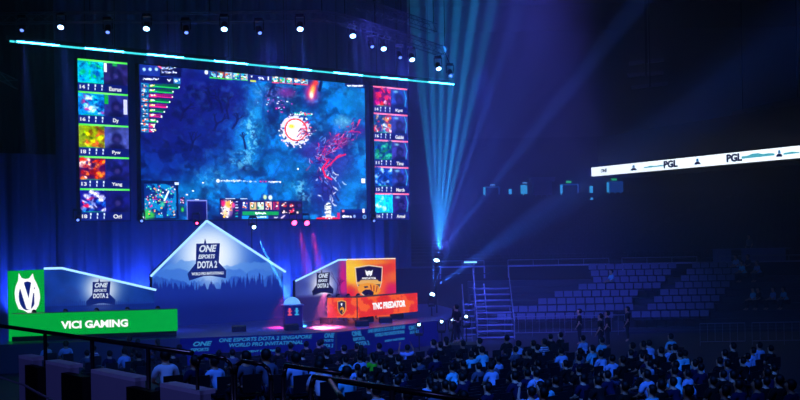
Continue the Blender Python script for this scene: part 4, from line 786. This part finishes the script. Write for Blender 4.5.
for x in (634, 698, 780):
    s0 = rx(x-3); s1 = rx(x+3); c_ = (s0+s1)/2; hw = (s1-s0)/2; q = lambda a, b_, k=.03: RB(c_+a*hw, rh*.5+b_*rh, k)
    MB().slab([q(-.4, .0), q(.4, .0), q(.3, .28), q(-.3, .28)][::-1], rn*.02).build('small_badge', glow('ribbon_badge', (50, 130, 190), .9), root); MB().slab([q(-1, -.28), q(1, -.28), q(.9, -.12), (q(.4, -.02)), q(-.4, -.02), q(-.9, -.12)][::-1], rn*.02).build('small_badge', RI, root)
for (xa, xb, hgt) in ((644, 664, .07), (742, 775, .16), (784, 800, .1)):
    s0, s1 = rx(xa), rx(xb); pts = [RB(s0, rh*.35, .02)]+[RB(s0+(s1-s0)*k/6, rh*(.42+hgt*random.random()+hgt*math.sin(k/6*3.14)), .02) for k in range(7)]+[RB(s1, rh*.38, .02)]
    MB().slab(pts[::-1], rn*.01).build('mountain_strip', RC, root)
local(root)
# balcony under and behind the ribbon
bm = MB().slab([RB(-.3, -.1, -.8), RB(rL+6, -.1, -.8), RB(rL+6, 3.5, -.8), RB(-.3, 3.5, -.8)], -rn*4).build('wall_balcony', mat('balcony_wall', (40, 40, 56), .9)); tag(bm, kind='structure')
# distant fittings above the right stand
for (x0, y0, x1, y1, d, n, lab) in ((630, 65, 664, 61, 90, 1, 'top'), (628, 77, 664, 74, 90, 1, 'middle'), (632, 89, 668, 85, 90, 1, 'bottom')):
    a, e = P(x0, y0, d), P(x1, y1, d); root = empty('catwalk_beam', a); tag(root, 'thin faint %s beam of the three-level catwalk above the ribbon board' % lab, 'beam', 'catwalk beams')
    MB().slab([a, e, e+UP*.3, a+UP*.3], (0, .5, 0)).build('beam', RAILM, root); MB().tube((a+e)/2, Vector(((a+e).x/2, d, 30)), .05, n=5).build('hanger', BLK, root); local(root)
a, e = P(732, 128, 78), P(800, 108, 70); root = empty('speaker_gantry', (a+e)/2); tag(root, 'dark gantry box with three round openings at upper right', 'gantry')
gd_ = (e-a); gd_.z = 0; gL_ = gd_.length; gd_.normalize(); gn_ = Vector((gd_.y, -gd_.x, 0)); MB().slab([a, a+gd_*gL_, a+gd_*gL_+UP*1.2, a+UP*1.2], -gn_*.8).build('case', mat('gantry_grey', (60, 60, 84), .8), root)
for k in (.22, .42, .62): 
    p = a+gd_*gL_*k+UP*.6+gn_*.02; M = gn_.to_track_quat('Z', 'Y').to_matrix(); MB().lathe([(.36, 0), (.36, .04), (.28, .05), (.01, .02)], p, 16, M).build('round_opening', BLK, root)
for k in (.1, .9): p = a+gd_*gL_*k+UP*1.2-gn_*.4; MB().tube(p, Vector((p.x, p.y, 30)), .04, n=5).build('hanger', BLK, root)
local(root)

# ================================================================ audience
def skin(name, chains, m, sub=1):
    """grow a tapering surface over linked joints; chains = [[(x,y,z,r), ...], ...], a chain starting at a known joint is welded to it"""
    vs = []; rs = []; es = []
    for ch in chains:
        prev = None
        for (x, y, z, r_) in ch:
            k = next((i for i, v in enumerate(vs) if (Vector(v)-Vector((x, y, z))).length < 1e-4), None)
            if k is None: vs.append((x, y, z)); rs.append(r_ if isinstance(r_, tuple) else (r_, r_)); k = len(vs)-1
            if prev is not None: es.append((prev, k))
            prev = k
    me = bpy.data.meshes.new(name); me.from_pydata(vs, es, []); o = bpy.data.objects.new(name, me); COL.objects.link(o)
    sk = o.modifiers.new('s', 'SKIN'); sk.use_smooth_shade = True
    for i, r_ in enumerate(rs): me.skin_vertices[0].data[i].radius = r_
    seen = set(); adj = {}
    for a_, b2 in es: adj.setdefault(a_, []).append(b2); adj.setdefault(b2, []).append(a_)
    for i in range(len(vs)):
        if i in seen: continue
        me.skin_vertices[0].data[i].use_root = True; stck = [i]
        while stck:
            j = stck.pop()
            if j in seen: continue
            seen.add(j); stck += adj.get(j, [])
    ss = o.modifiers.new('u', 'SUBSURF'); ss.levels = sub
    dg = bpy.context.evaluated_depsgraph_get(); out = bpy.data.meshes.new_from_object(o.evaluated_get(dg)); bpy.data.objects.remove(o)
    out.materials.clear(); out.materials.append(m); out.polygons.foreach_set('use_smooth', [True]*len(out.polygons)); out.name = name; return out
SKIN = [mat('skin_%d' % i, c_, .55, noise=.05) for i, c_ in enumerate(((196, 150, 120), (165, 118, 90), (214, 172, 142)))]
HAIR = mat('hair_black', (16, 13, 14), .6); TRO = [mat('trousers_dark', (26, 28, 40), .9), mat('trousers_denim', (50, 60, 90), .9)]
def hand_chains(h, f, s):
    h = Vector(h); f = Vector(f).normalized(); side = f.cross(UP).normalized()*s; dn = side.cross(f).normalized()*s; out = []
    for k, L in enumerate((.07, .08, .075, .06)):
        b0 = h+f*.07+side*(.028-k*.019); out.append([(*(h+side*(.02-k*.013)), .014), (*b0, .0095), (*(b0+f*L*.5-UP*.012), .0085), (*(b0+f*L-UP*.035), .007)])
    out.append([(*(h+side*.02), .014), (*(h+side*.05+f*.03), .011), (*(h+side*.06+f*.07-UP*.01), .009)]); return out
def person_meshes(pose, female=False):
    lean = {'sit': .0, 'lean': .2, 'cheer': 0, 'stand': 0, 'phone': .06, 'slump': -.06}[pose]
    st_ = pose == 'stand'; hz = .92 if st_ else .5
    hip = (0, 0, hz); ch_ = (0, .04+lean*.7, hz+.28); sh_ = (0, .02+lean, hz+.46); nk = (0, .03+lean*1.1, hz+.55); hd_ = (0, .06+lean*1.15, hz+.655); tp = (0, .035+lean*1.15, hz+.755)
    sw = .17 if female else .19; body = [[(*hip, .12), (*ch_, .105), (*sh_, .08), (*nk, .058), (*hd_, (.088, .10)), (*tp, (.074, .086))]]
    shirt = [[(*hip, .15), (*ch_, (.15, .13)), (*sh_, .105)]]; tro = []
    for s in (-1, 1):
        S_ = (s*sw, .02+lean, hz+.43)
        if pose == 'cheer': E = (s*.36, .08, hz+.52); H_a = (s*.26, .14, hz+.82)
        elif pose == 'phone': E = (s*.24, .18, hz+.2); H_a = (s*.07, .36, hz+.42)
        elif pose == 'slump' and s > 0: E = (s*.3, .02, hz+.18); H_a = (s*.12, .1, hz+.45)
        elif st_: E = (s*.25, .0, hz+.15); H_a = (s*.25, .14, hz-.06)
        else: E = (s*.25, .1+lean, hz+.18); H_a = (s*.13, .34+lean*.8, hz+.12)
        body.append([(*sh_, .08), (*S_, .062), (*E, .042), (*H_a, .028)]); body += hand_chains(H_a, Vector(H_a)-Vector(E), s)
        shirt.append([(*sh_, .105), (*S_, .085), ((S_[0]+E[0])/2, (S_[1]+E[1])/2, (S_[2]+E[2])/2, .072), (*(Vector(S_).lerp(Vector(E), .8)), .062)])
        if st_: K = (s*.11, .03, .5); A_ = (s*.12, 0, .1); T = (s*.13, .14, .05)
        else: K = (s*.13, .45, .5); A_ = (s*.13, .42, .1); T = (s*.14, .56, .05)
        body.append([(*hip, .12), (s*.1, .04, hz-.03, .08), (*K, .058), (*A_, .04), (*T, .035)])
        tro.append([(*hip, .14), (s*.1, .04, hz-.03, .105), (*K, .078), (*(Vector(K).lerp(Vector(A_), .9)), .058)])
    body.append([(*hd_, (.088, .10)), (0, hd_[1]+.095, hd_[2]-.005, .014), ]); 
    for s in (-1, 1): body.append([(*hd_, (.088, .10)), (s*.085, hd_[1]-.005, hd_[2], .015)])
    B_m = skin('body', body, None); Sm = skin('shirt', shirt, None); Tm = skin('trousers', tro, None)
    hb = MB(); c_ = Vector(tp)+Vector((0, -.03, -.05)); hb.ball(c_, .125, 14, (.9, .96, 1.0))
    # trim the face side of the hair cap
    vs = []
    for v in hb.v:
        v = Vector(v)
        if v.y > c_.y+.03 and v.z < c_.z+.03: v.y = c_.y+.02
        vs.append(tuple(v))
    hb.v = vs
    if female: hb.lathe([(.06, -.22), (.085, -.1), (.08, 0), (.02, .02)], (c_.x, c_.y-.05, c_.z), 10)
    Hm = hb.mesh('hair', HAIR, True)
    shoes = MB()
    return B_m, Sm, Tm, Hm
POSES = {}
for ps, fem in (('sit', False), ('sit', True), ('lean', False), ('cheer', False), ('phone', True), ('slump', False), ('stand', False)): POSES[(ps, fem)] = person_meshes(ps, fem)
SHC = {'white': (215, 220, 230), 'pale blue': (150, 185, 225), 'grey': (84, 88, 106), 'dark': (16, 16, 22), 'black': (6, 6, 9), 'navy': (18, 22, 58), 'striped': (200, 205, 225), 'cyan': (110, 210, 230), 'green': (90, 230, 40)}
SHM = {k: mat('shirt_'+k.replace(' ', '_'), v, .85, noise=.12) for k, v in SHC.items()}
st_m = bpy.data.materials.new('shirt_striped_cloth'); st_m.use_nodes = True; nt = st_m.node_tree; tc_n = nt.nodes.new('ShaderNodeTexCoord'); wv = nt.nodes.new('ShaderNodeTexWave'); wv.bands_direction = 'Z'; wv.inputs['Scale'].default_value = 4
cr = nt.nodes.new('ShaderNodeValToRGB'); cr.color_ramp.elements[0].color = (.05, .06, .2, 1); cr.color_ramp.elements[1].color = (.75, .78, .85, 1); cr.color_ramp.elements[0].position = .45; cr.color_ramp.elements[1].position = .55
nt.links.new(tc_n.outputs['Object'], wv.inputs[0]); nt.links.new(wv.outputs[0], cr.inputs[0]); nt.links.new(cr.outputs[0], nt.nodes['Principled BSDF'].inputs['Base Color']); SHM['striped'] = st_m
PW = {'sit': 'sitting upright', 'lean': 'leaning forward', 'cheer': 'with both arms raised', 'phone': 'holding hands up in front', 'slump': 'with chin on hand', 'stand': 'standing'}
def person(loc, rz_, pose, fem, shirt, si=0, scale=1.0):
    root = empty('person', loc, rz_); root.scale = (scale,)*3; B_m, Sm, Tm, Hm = POSES[(pose, fem)]
    for nm, me, m in (('body', B_m, SKIN[si]), ('shirt', Sm, SHM[shirt]), ('trousers', Tm, TRO[si % 2]), ('hair', Hm, HAIR)):
        o = bpy.data.objects.new(nm, me); COL.objects.link(o); o.parent = root; o.material_slots[0].link = 'OBJECT'; o.material_slots[0].material = m
    return root
# ground height: floor, with a raked block at the near side
def ground(p):
    k = .17 if p.x < -2 else (.08 if p.x > 0 else .08+.045*(-p.x)); return max(0, (32-p.y)*k)
vs = []; fs = []; nx, ny = 26, 20
gx = np.linspace(-26, 34, nx); gy = np.linspace(8, 33, ny)
for y in gy:
    for x in gx: vs.append((x, y, ground(Vector((x, y, 0)))+.004))
for j in range(ny-1):
    for i in range(nx-1): k = j*nx+i; fs.append((k, k+1, k+1+nx, k+nx))
rk = MB(); rk.add(vs, fs); tag(rk.build('floor_raked_block', mat('rake_dark', (20, 20, 26), .9)), kind='structure')
def face(p):
    tgt = rowpt(9, 2); return math.atan2(tgt.y-p.y, tgt.x-p.x)-math.pi/2
def solve(x, y, hh=1.28):
    wx, wz = ray(x, y); d = 22.0
    while d < 60:
        p = Vector((wx*d, d, 0))
        if CH+wz*d <= ground(p)+hh: break
        d += .1
    # refine: ray descends below head height when d grows
    return p
people = []
# (picture x, picture y of head, shirt, pose, female)
crowd = [
 (103,331,'dark','sit',0),(115,333,'dark','sit',0),(126,338,'dark','sit',0),(92,333,'black','sit',0),(76,331.5,'black','sit',0),(162,339,'dark','sit',1),(139,340,'dark','sit',0),(175,345,'navy','sit',0),
 (28,334,'navy','sit',0),(38,338,'dark','lean',0),(52,343,'pale blue','lean',0),(70,344,'pale blue','sit',0),(84,350,'grey','lean',0),(96,346,'striped','sit',0),(112,352,'navy','sit',0),(128,350,'pale blue','lean',0),(143,355,'dark','sit',0),(160,356,'white','lean',0),(178,352,'dark','sit',0),(186,362,'navy','sit',0),
 (218,350,'dark','sit',0),(234,352,'grey','sit',0),(255,356,'pale blue','sit',0),(267,352,'black','sit',0),(281,348,'black','sit',0),(292,344,'black','sit',0),(303,342,'black','sit',0),(317,342,'black','sit',0),(326,339,'navy','sit',0),(341,347,'black','sit',0),(355,343,'black','sit',0),(363,346,'black','sit',0),
 (213,372,'pale blue','lean',0),(224,380,'navy','sit',0),(240,372,'grey','sit',0),(257,370,'pale blue','sit',0),(248,384,'grey','lean',0),
 (328,360,'pale blue','sit',0),(340,356,'pale blue','sit',0),(352,358,'cyan','sit',0),(360,364,'pale blue','slump',0),(366,356,'green','phone',1),(318,376,'white','lean',0),(341,384,'cyan','sit',0),(349,372,'dark','sit',0),(372,368,'dark','sit',0),
 (386,345,'dark','sit',0),(412,345,'pale blue','cheer',0),(397,350,'black','sit',0),(434,342,'navy','sit',0),(404,356,'dark','sit',0),(420,357,'grey','sit',0),(411,367,'grey','lean',0),(425,376,'pale blue','sit',1),(433,372,'black','sit',0),(443,356,'navy','sit',0),(452,352,'black','sit',0),(446,345,'black','sit',0),(463,352,'cyan','sit',0),(455,359,'dark','sit',0),(467,366,'cyan','lean',0),(473,362,'grey','sit',0),(484,360,'grey','sit',0),(478,348,'black','sit',0),(489,350,'cyan','lean',0),(497,356,'pale blue','sit',0),(475,340,'black','sit',0),(462,342,'black','sit',0),(448,338,'black','sit',1),(501,366,'pale blue','lean',0),(509,346,'grey','sit',0),(511,338,'black','sit',0),(520,343,'pale blue','sit',0),(530,341,'black','sit',0),(538,340,'striped','sit',0),(546,333,'black','sit',0),(554,333,'black','sit',0),(524,370,'navy','lean',0),(534,372,'pale blue','sit',0),
 (446,386,'grey','lean',0),(452,382,'black','sit',0),(384,392,'pale blue','sit',0),(373,393,'pale blue','lean',0),(456,394,'pale blue','sit',0),
 (535,386,'pale blue','cheer',0),(553,379,'cyan','slump',0),(560,392,'grey','lean',0),
 (558,348,'pale blue','lean',0),(572,350,'grey','sit',0),(590,336,'pale blue','lean',0),(598,346,'cyan','sit',0),(610,338,'cyan','sit',0),(605,352,'pale blue','lean',0),(613,356,'pale blue','sit',0),(620,372,'navy','lean',0),(590,374,'navy','sit',0),
 (633,345,'navy','sit',0),(641,345,'dark','sit',0),(651,344,'pale blue','lean',0),(672,336,'cyan','lean',0),(676,345,'pale blue','sit',0),(688,352,'cyan','lean',0),(680,352,'cyan','sit',0),(698,358,'pale blue','lean',0),(714,350,'grey','sit',0),(709,356,'dark','sit',0),(729,345,'dark','sit',0),(736,362,'grey','sit',0),(745,353,'pale blue','sit',0),(758,342,'pale blue','slump',0),(762,348,'pale blue','sit',0),
 (656,362,'pale blue','slump',0),(666,362,'navy','sit',0),(645,374,'pale blue','lean',0),(681,370,'cyan','lean',0),(695,370,'pale blue','lean',0),(648,384,'cyan','sit',0),(666,378,'navy','lean',0),(732,380,'navy','lean',0),(690,394,'grey','sit',0),(765,383,'navy','lean',0),(785,384,'navy','lean',0),(715,386,'navy','sit',0)]
items = [(solve(x, y), sh, po, bool(f)) for (x, y, sh, po, f) in crowd]
occ = [i[0] for i in items]
# dark filler spectators between the described ones
fill = 0
for _ in range(900):
    if fill >= 50: break
    x = random.uniform(200, 790); y = random.uniform(344, 384) if x > 360 else random.uniform(350, 372); p = solve(x, y)
    if min((p-o_).length for o_ in occ) < .95: continue
    occ.append(p); items.append((p, random.choice(['black', 'dark', 'dark', 'navy', 'black']), random.choice(['sit', 'sit', 'lean', 'slump']), False)); fill += 1
ORD = names + ['sixteenth', 'seventeenth', 'eighteenth', 'nineteenth', 'twentieth', 'twenty-first', 'twenty-second', 'twenty-third', 'twenty-fourth', 'twenty-fifth', 'twenty-sixth', 'twenty-seventh', 'twenty-eighth', 'twenty-ninth', 'thirtieth', 'thirty-first', 'thirty-second', 'thirty-third', 'thirty-fourth', 'thirty-fifth', 'thirty-sixth', 'thirty-seventh', 'thirty-eighth']
# chair rows run parallel to the video wall; each sitter is moved to the nearest row line
PITCH = .9
def st_of(p): q_ = p-O; return q_.dot(DV), q_.dot(NV)
rowsd = {}
for (p, sh, po, f) in items:
    s, t = st_of(p); k = round(t/PITCH); q_ = p+NV*((k*PITCH-t)); rowsd.setdefault(k, []).append([s, q_, sh, po, f, t+(k*PITCH-t)])
CH_M = mat('chair_plastic', (30, 30, 38), .45); CH_L = mat('chair_metal', (70, 70, 80), .3, metal=.7)
def chair_tree():
    root = empty('event_chair'); MB().box((0, 0, .44), (.42, .42, .05)).build('seat', CH_M, root); MB().box((0, -.22, .68), (.42, .04, .36)).build('backrest', CH_M, root)
    for sx in (-1, 1):
        for sy in (-1, 1): MB().tube((sx*.18, sy*.18, 0), (sx*.17, sy*.17, .42), .014, n=5).build('leg', CH_L, root)
    return root
def chair_small():
    b_ = MB(); b_.box((0, 0, .44), (.42, .42, .05)); b_.box((0, -.22, .68), (.42, .04, .36))
    for sx in (-1, 1):
        for sy in (-1, 1): b_.tube((sx*.18, sy*.18, 0), (sx*.17, sy*.17, .42), .014, n=4)
    return b_
chp = chair_small().build('event_chair', CH_M); firstchair = True
FACE0 = math.atan2(-NV.y, -NV.x)-math.pi/2
nch = 0
def chair_at(p, rz_, label, group):
    global firstchair, nch
    if firstchair: o = chp; firstchair = False
    else: o = chp.copy(); COL.objects.link(o)
    o.location = (p.x, p.y, ground(p)+.006); o.rotation_euler = (0, 0, rz_); tag(o, label, 'chair', group); nch += 1
keys = sorted(rowsd); 
for ri, k in enumerate(keys):
    L = sorted(rowsd[k], key=lambda a_: a_[0]); last = -1e9; kept = []
    for it in L:
        if it[0]-last < .6: it[0] = last+.6
        last = it[0]; kept.append(it)
    for ci, (s, q_, sh, po, f, t) in enumerate(kept):
        p = rowpt(s, t); p.z = ground(p)+.006; rz_ = FACE0+random.uniform(-.25, .25)
        key = (po, f) if (po, f) in POSES else (po, not f)
        o = person(p, rz_, key[0], key[1], sh, random.randrange(3), random.uniform(.95, 1.05))
        shn = {'striped': 'striped shirt', 'green': 'glowing green top'}.get(sh, sh+' shirt')
        tag(o, 'person in %s %s, %s from left, %s row from stage' % (shn, PW[po].replace('holding hands up in front', 'hands raised').replace('with ', ''), ORD[ci], ORD[ri]), 'person', 'seated spectators')
        rowsd[k][rowsd[k].index(kept[ci])].append(p) if False else None
        pc = p.copy(); pc.z = 0; chair_at(pc, FACE0, 'dark event chair under the %s spectator from left, %s crowd row from stage' % (ORD[ci], ORD[ri]), 'event chairs in the %s crowd row from stage' % ORD[ri])
    # empty chairs filling the row
    taken = [a_[0] for a_ in kept]; s = min(taken)-2; emp = 0
    while s < max(taken)+2.5 and emp < 9 and nch < 296:
        p = rowpt(s, k*PITCH)
        if min(abs(s-a_) for a_ in taken) > .56 and 0 < p.y and 195 < 400+p.x/p.y*F < 800:
            chair_at(p, FACE0, 'empty dark event chair in the %s crowd row from stage' % ORD[ri], 'empty chairs, %s crowd row from stage' % ORD[ri]); emp += 1
        s += .56
print('people', len(items), 'chairs', nch)
# spectators and crew elsewhere
def extra(x, y, d, z, pose, shirt, label, rzz=None, fem=False):
    p = P(x, y, d); p.z = z; k = (pose, fem) if (pose, fem) in POSES else (pose, not fem); o = person(p, face(p) if rzz is None else rzz, k[0], k[1], shirt); tag(o, label, 'person'); return o
extra(612, 288, 62, rows[5][1], 'sit', 'cyan', 'person in pale shirt sitting alone in the left lower stand block')
p = P(749, 262, 68.2); extra(750, 262, 68.1, 3.41, 'stand', 'grey', 'person standing behind the draped control table on the walkway')
for (x, i, sh, lab) in ((740, 7, 'pale blue', 'person in pale shirt, leftmost of the group below the walkway railing'), (746, 6, 'cyan', 'person in cyan shirt, second in the group below the walkway railing'), (752, 7, 'navy', 'person in navy shirt, middle of the group below the walkway railing'), (761, 6, 'pale blue', 'person in pale shirt, rightmost of the group below the walkway railing')):
    d, z, y = rows[i]; extra(x, 283, d, z, 'lean', sh, lab)
for (x, i, po, sh, lab) in ((754, 2, 'sit', 'cyan', 'person in bright shirt, left of the lower right group'), (763, 2, 'lean', 'dark', 'person in dark shirt leaning, second in the lower right group'), (774, 2, 'sit', 'pale blue', 'person in pale blue shirt, third in the lower right group'), (788, 2, 'lean', 'cyan', 'person in cyan shirt leaning, right end of the lower right group')):
    d, z, y = rows[i]; extra(x, 310, d, z, po, sh, lab)
extra(457, 325, 47, .62, 'stand', 'black', 'camera operator in black standing on the platform before the stairs')
for (x, d, sh, lab) in ((580, 51.5, 'black', 'person in black standing, leftmost of those before the stand'), (601, 48.2, 'dark', 'person in dark shirt standing, second before the stand'), (608, 49.8, 'black', 'person in black standing, third before the stand'), (628, 52.5, 'dark', 'person in dark shirt standing, right of those before the stand')):
    extra(x, 320, d, 0.003, 'stand', sh, lab)
p = P(457, 325, 47); m = empty('camera_platform', (p.x, 47.1, 0)); tag(m, 'low dark platform under the camera operator right of the stage', 'platform'); MB().box((0, 0, .31), (1.8, 1.4, .61)).build('deck', BLK, m)
t = empty('broadcast_camera', (p.x-.05, 47.55, .62)); tag(t, 'black broadcast camera on tripod in front of its operator', 'camera')
for a_ in (0, 2.1, 4.2): MB().tube((0, 0, 1.2), (.38*math.cos(a_), .38*math.sin(a_), 0), .02).build('tripod_leg', BLK, t)
MB().box((0, 0, 1.35), (.22, .5, .24)).build('camera_body', BLK, t); MB().tube((0, .25, 1.35), (0, .45, 1.35), .09).build('camera_lens', BLK, t)
# players and chairs behind the orange desk, and behind the green desk
for i, x_ in enumerate((329, 338, 348, 358, 367)):
    a_ = P(x_, 295, 53.3+max(0, x_-357)*.06)
    o = person((a_.x, a_.y, STAGE+.002), math.atan2(-.62, .78)-math.pi/2, 'sit', False, 'black', i % 3, 1.04); tag(o, 'player in black shirt behind the orange desk, %s from left' % ORD[i], 'person', 'players behind the orange desk')
for i in range(5):
    f = .12+.19*i; a_ = va.lerp(vb, f); n_ = Vector((.97, .22, 0)); q_ = a_+Vector((-.22, .975, 0))*1.25
    if i < 6: o = person((q_.x, q_.y, STAGE+.002), -.2+math.pi, 'sit', False, 'black', i % 3, .98); tag(o, 'player in black shirt behind the green desk, %s from left' % ORD[i], 'person', 'players behind the green desk')

# ================================================================ near parapet and rails
HOARD = mat('hoarding_white', (150, 150, 178), .6, noise=.06, scale=3); TUBE = mat('rail_black_tube', (30, 30, 38), .25, spec=.8, noise=.05)
pa, pb = P(0, 346, 14.2), P(200, 390, 10.1); pa.z = pb.z = (pa.z+pb.z)/2-.04; pd = (pb-pa).normalized(); pn = Vector((pd.y, -pd.x, 0)); pL = (pb-pa).length
s_of = lambda x: hit(x, 380, Vector((pa.x, pa.y, 0)), pd)[0]
gz_ = 1.2
segs = [(19, 33, 1), (33, 46, 0), (46, 69.5, 1), (69.5, 91, 0), (91, 135, 1), (135, 160, 0), (160, 200, 1)]
for i, (x0, x1, wht) in enumerate(segs):
    s0, s1 = s_of(x0), s_of(x1); a, e = pa+pd*s0, pa+pd*(s1-.01); root = empty('hoarding_panel', (a.x, a.y, gz_)); 
    pos = ('at the left end', 'second from left', 'third from left', 'fourth from left', 'in the middle of the barrier', 'sixth from left', 'at the right end')[i]
    tag(root, ('pale hoarding panel with ledge %s below the rail' if wht else 'black poster board %s below the rail') % pos, 'panel', 'near parapet panels')
    off = -pn*.06 if wht else pn*.05
    MB().slab([Vector((a.x, a.y, gz_)), Vector((e.x, e.y, gz_)), e-UP*(.04 if wht else .08), a-UP*(.04 if wht else .08)], off*2).build('board', HOARD if wht else BLK, root)
    if wht: MB().slab([a-UP*.04, e-UP*.04, e, a], -pn*.17).build('ledge', mat('ledge_white', (190, 192, 220), .45), root)
    local(root)
tag(MB().slab([Vector((pa.x, pa.y, .02))-pn*.3, Vector((pb.x, pb.y, .02))-pn*.3, Vector((pb.x, pb.y, gz_-.01))-pn*.3, Vector((pa.x, pa.y, gz_-.01))-pn*.3], pn*.5).build('wall_parapet', BLK), kind='structure')
def handrail(pts, posts, label, r_=.028, zb=2.2, mid=None):
    root = empty('handrail', pts[0]); tag(root, label, 'railing', 'black tubular handrails in the foreground')
    b_ = MB(); out = [pts[0]]
    b_.path(pts, r_, 10)
    for p in pts[1:-1]: b_.ball(p, r_, 10)
    b_.build('top_rail', TUBE, root, True)
    for p in posts: MB().tube(p, Vector((p.x, p.y, zb)), r_*.9, n=8).build('post', TUBE, root, True)
    if mid:
        for a_, e_ in mid: MB().tube(a_, e_, r_*.7, n=8).build('lower_rail', TUBE, root, True)
    return local(root)
zr = P(0, 326, 14.2).z
def R_(x, y): p = PZ(x, y, zr); return p
a, e = R_(-6, 325), R_(192, 353); m1, m2, m3 = R_(45, 331.6), R_(92, 338.8), R_(148, 347)
handrail([a, e], [m1, m2, m3], 'longest black handrail above the white hoarding at left', .026, gz_, None)
MB_d = MB()
def frame(xa, ya, xb, yb, label, lowdrop=.62, rr=.13):
    A_, E_ = R_(xa, ya), R_(xb, yb); d_ = (E_-A_).normalized()
    pts = [A_-UP*1.6, A_-UP*rr, A_-UP*rr*.3+d_*rr*.3, A_+d_*rr, E_-d_*rr, E_-UP*rr*.3-d_*rr*.3, E_-UP*rr, E_-UP*1.6]
    handrail(pts, [], label, .018, 1.5, [(A_-UP*lowdrop, E_-UP*lowdrop)])
frame(197, 354.5, 232, 359.5, 'round-cornered handrail frame left of centre, beside the long rail')
frame(252, 360, 270+0, 364, 'narrow round-cornered handrail frame between two wider ones') if False else None
frame(235, 360, 271, 365.5, 'middle round-cornered handrail frame in the foreground')
frame(281+30, 366, 345, 374, 'short handrail frame before the slanting rails') if False else None
handrail([R_(283, 366)-UP*1.5, R_(283, 366)-UP*.1, R_(286, 365.6), R_(341, 373.5)], [], 'short handrail with rounded left end crossing the crowd', .02, 2.2, None)
zr2 = zr-.1
p0, p1 = R_(311, 377)-UP*.0, R_(480, 402); handrail([p0-UP*1.5, p0-UP*.08, R_(314, 376.8), p1], [R_(392, 390)], 'long black handrail running off the bottom edge of the picture', .022, 2.0, None)
handrail([R_(330, 381), R_(350, 410)], [], 'slanting handrail brace at the bottom centre', .02, 2.2, None) if True else None
# cable along the near edge
cb = [P(-4, 376, 11.5), P(8, 380, 11.3), P(24, 385, 11), P(38, 393, 10.6), P(56, 402, 10.2)]; b_ = MB(); b_.path(cb, .012, 6)
root = empty('edge_cable', cb[0]); b_.build('cable', mat('cable_grey', (90, 90, 110), .5), root); tag(root, 'thin curved cable along the bottom left corner', 'cable'); local(root)
# ================================================================ haze
hz = MB().box((9, 81, 15), (88, 90, 29.6)).build('stage_haze', None); tag(hz, 'thin blue-lit theatrical haze filling the hall', 'haze', kind='stuff')
vm = bpy.data.materials.new('haze'); vm.use_nodes = True; nt = vm.node_tree; nt.nodes.clear(); vs_ = nt.nodes.new('ShaderNodeVolumeScatter'); vs_.inputs['Density'].default_value = .0085; vs_.inputs['Anisotropy'].default_value = 0
o_ = nt.nodes.new('ShaderNodeOutputMaterial'); nt.links.new(vs_.outputs[0], o_.inputs['Volume']); hz.data.materials.append(vm); hz.display_type = 'WIRE'
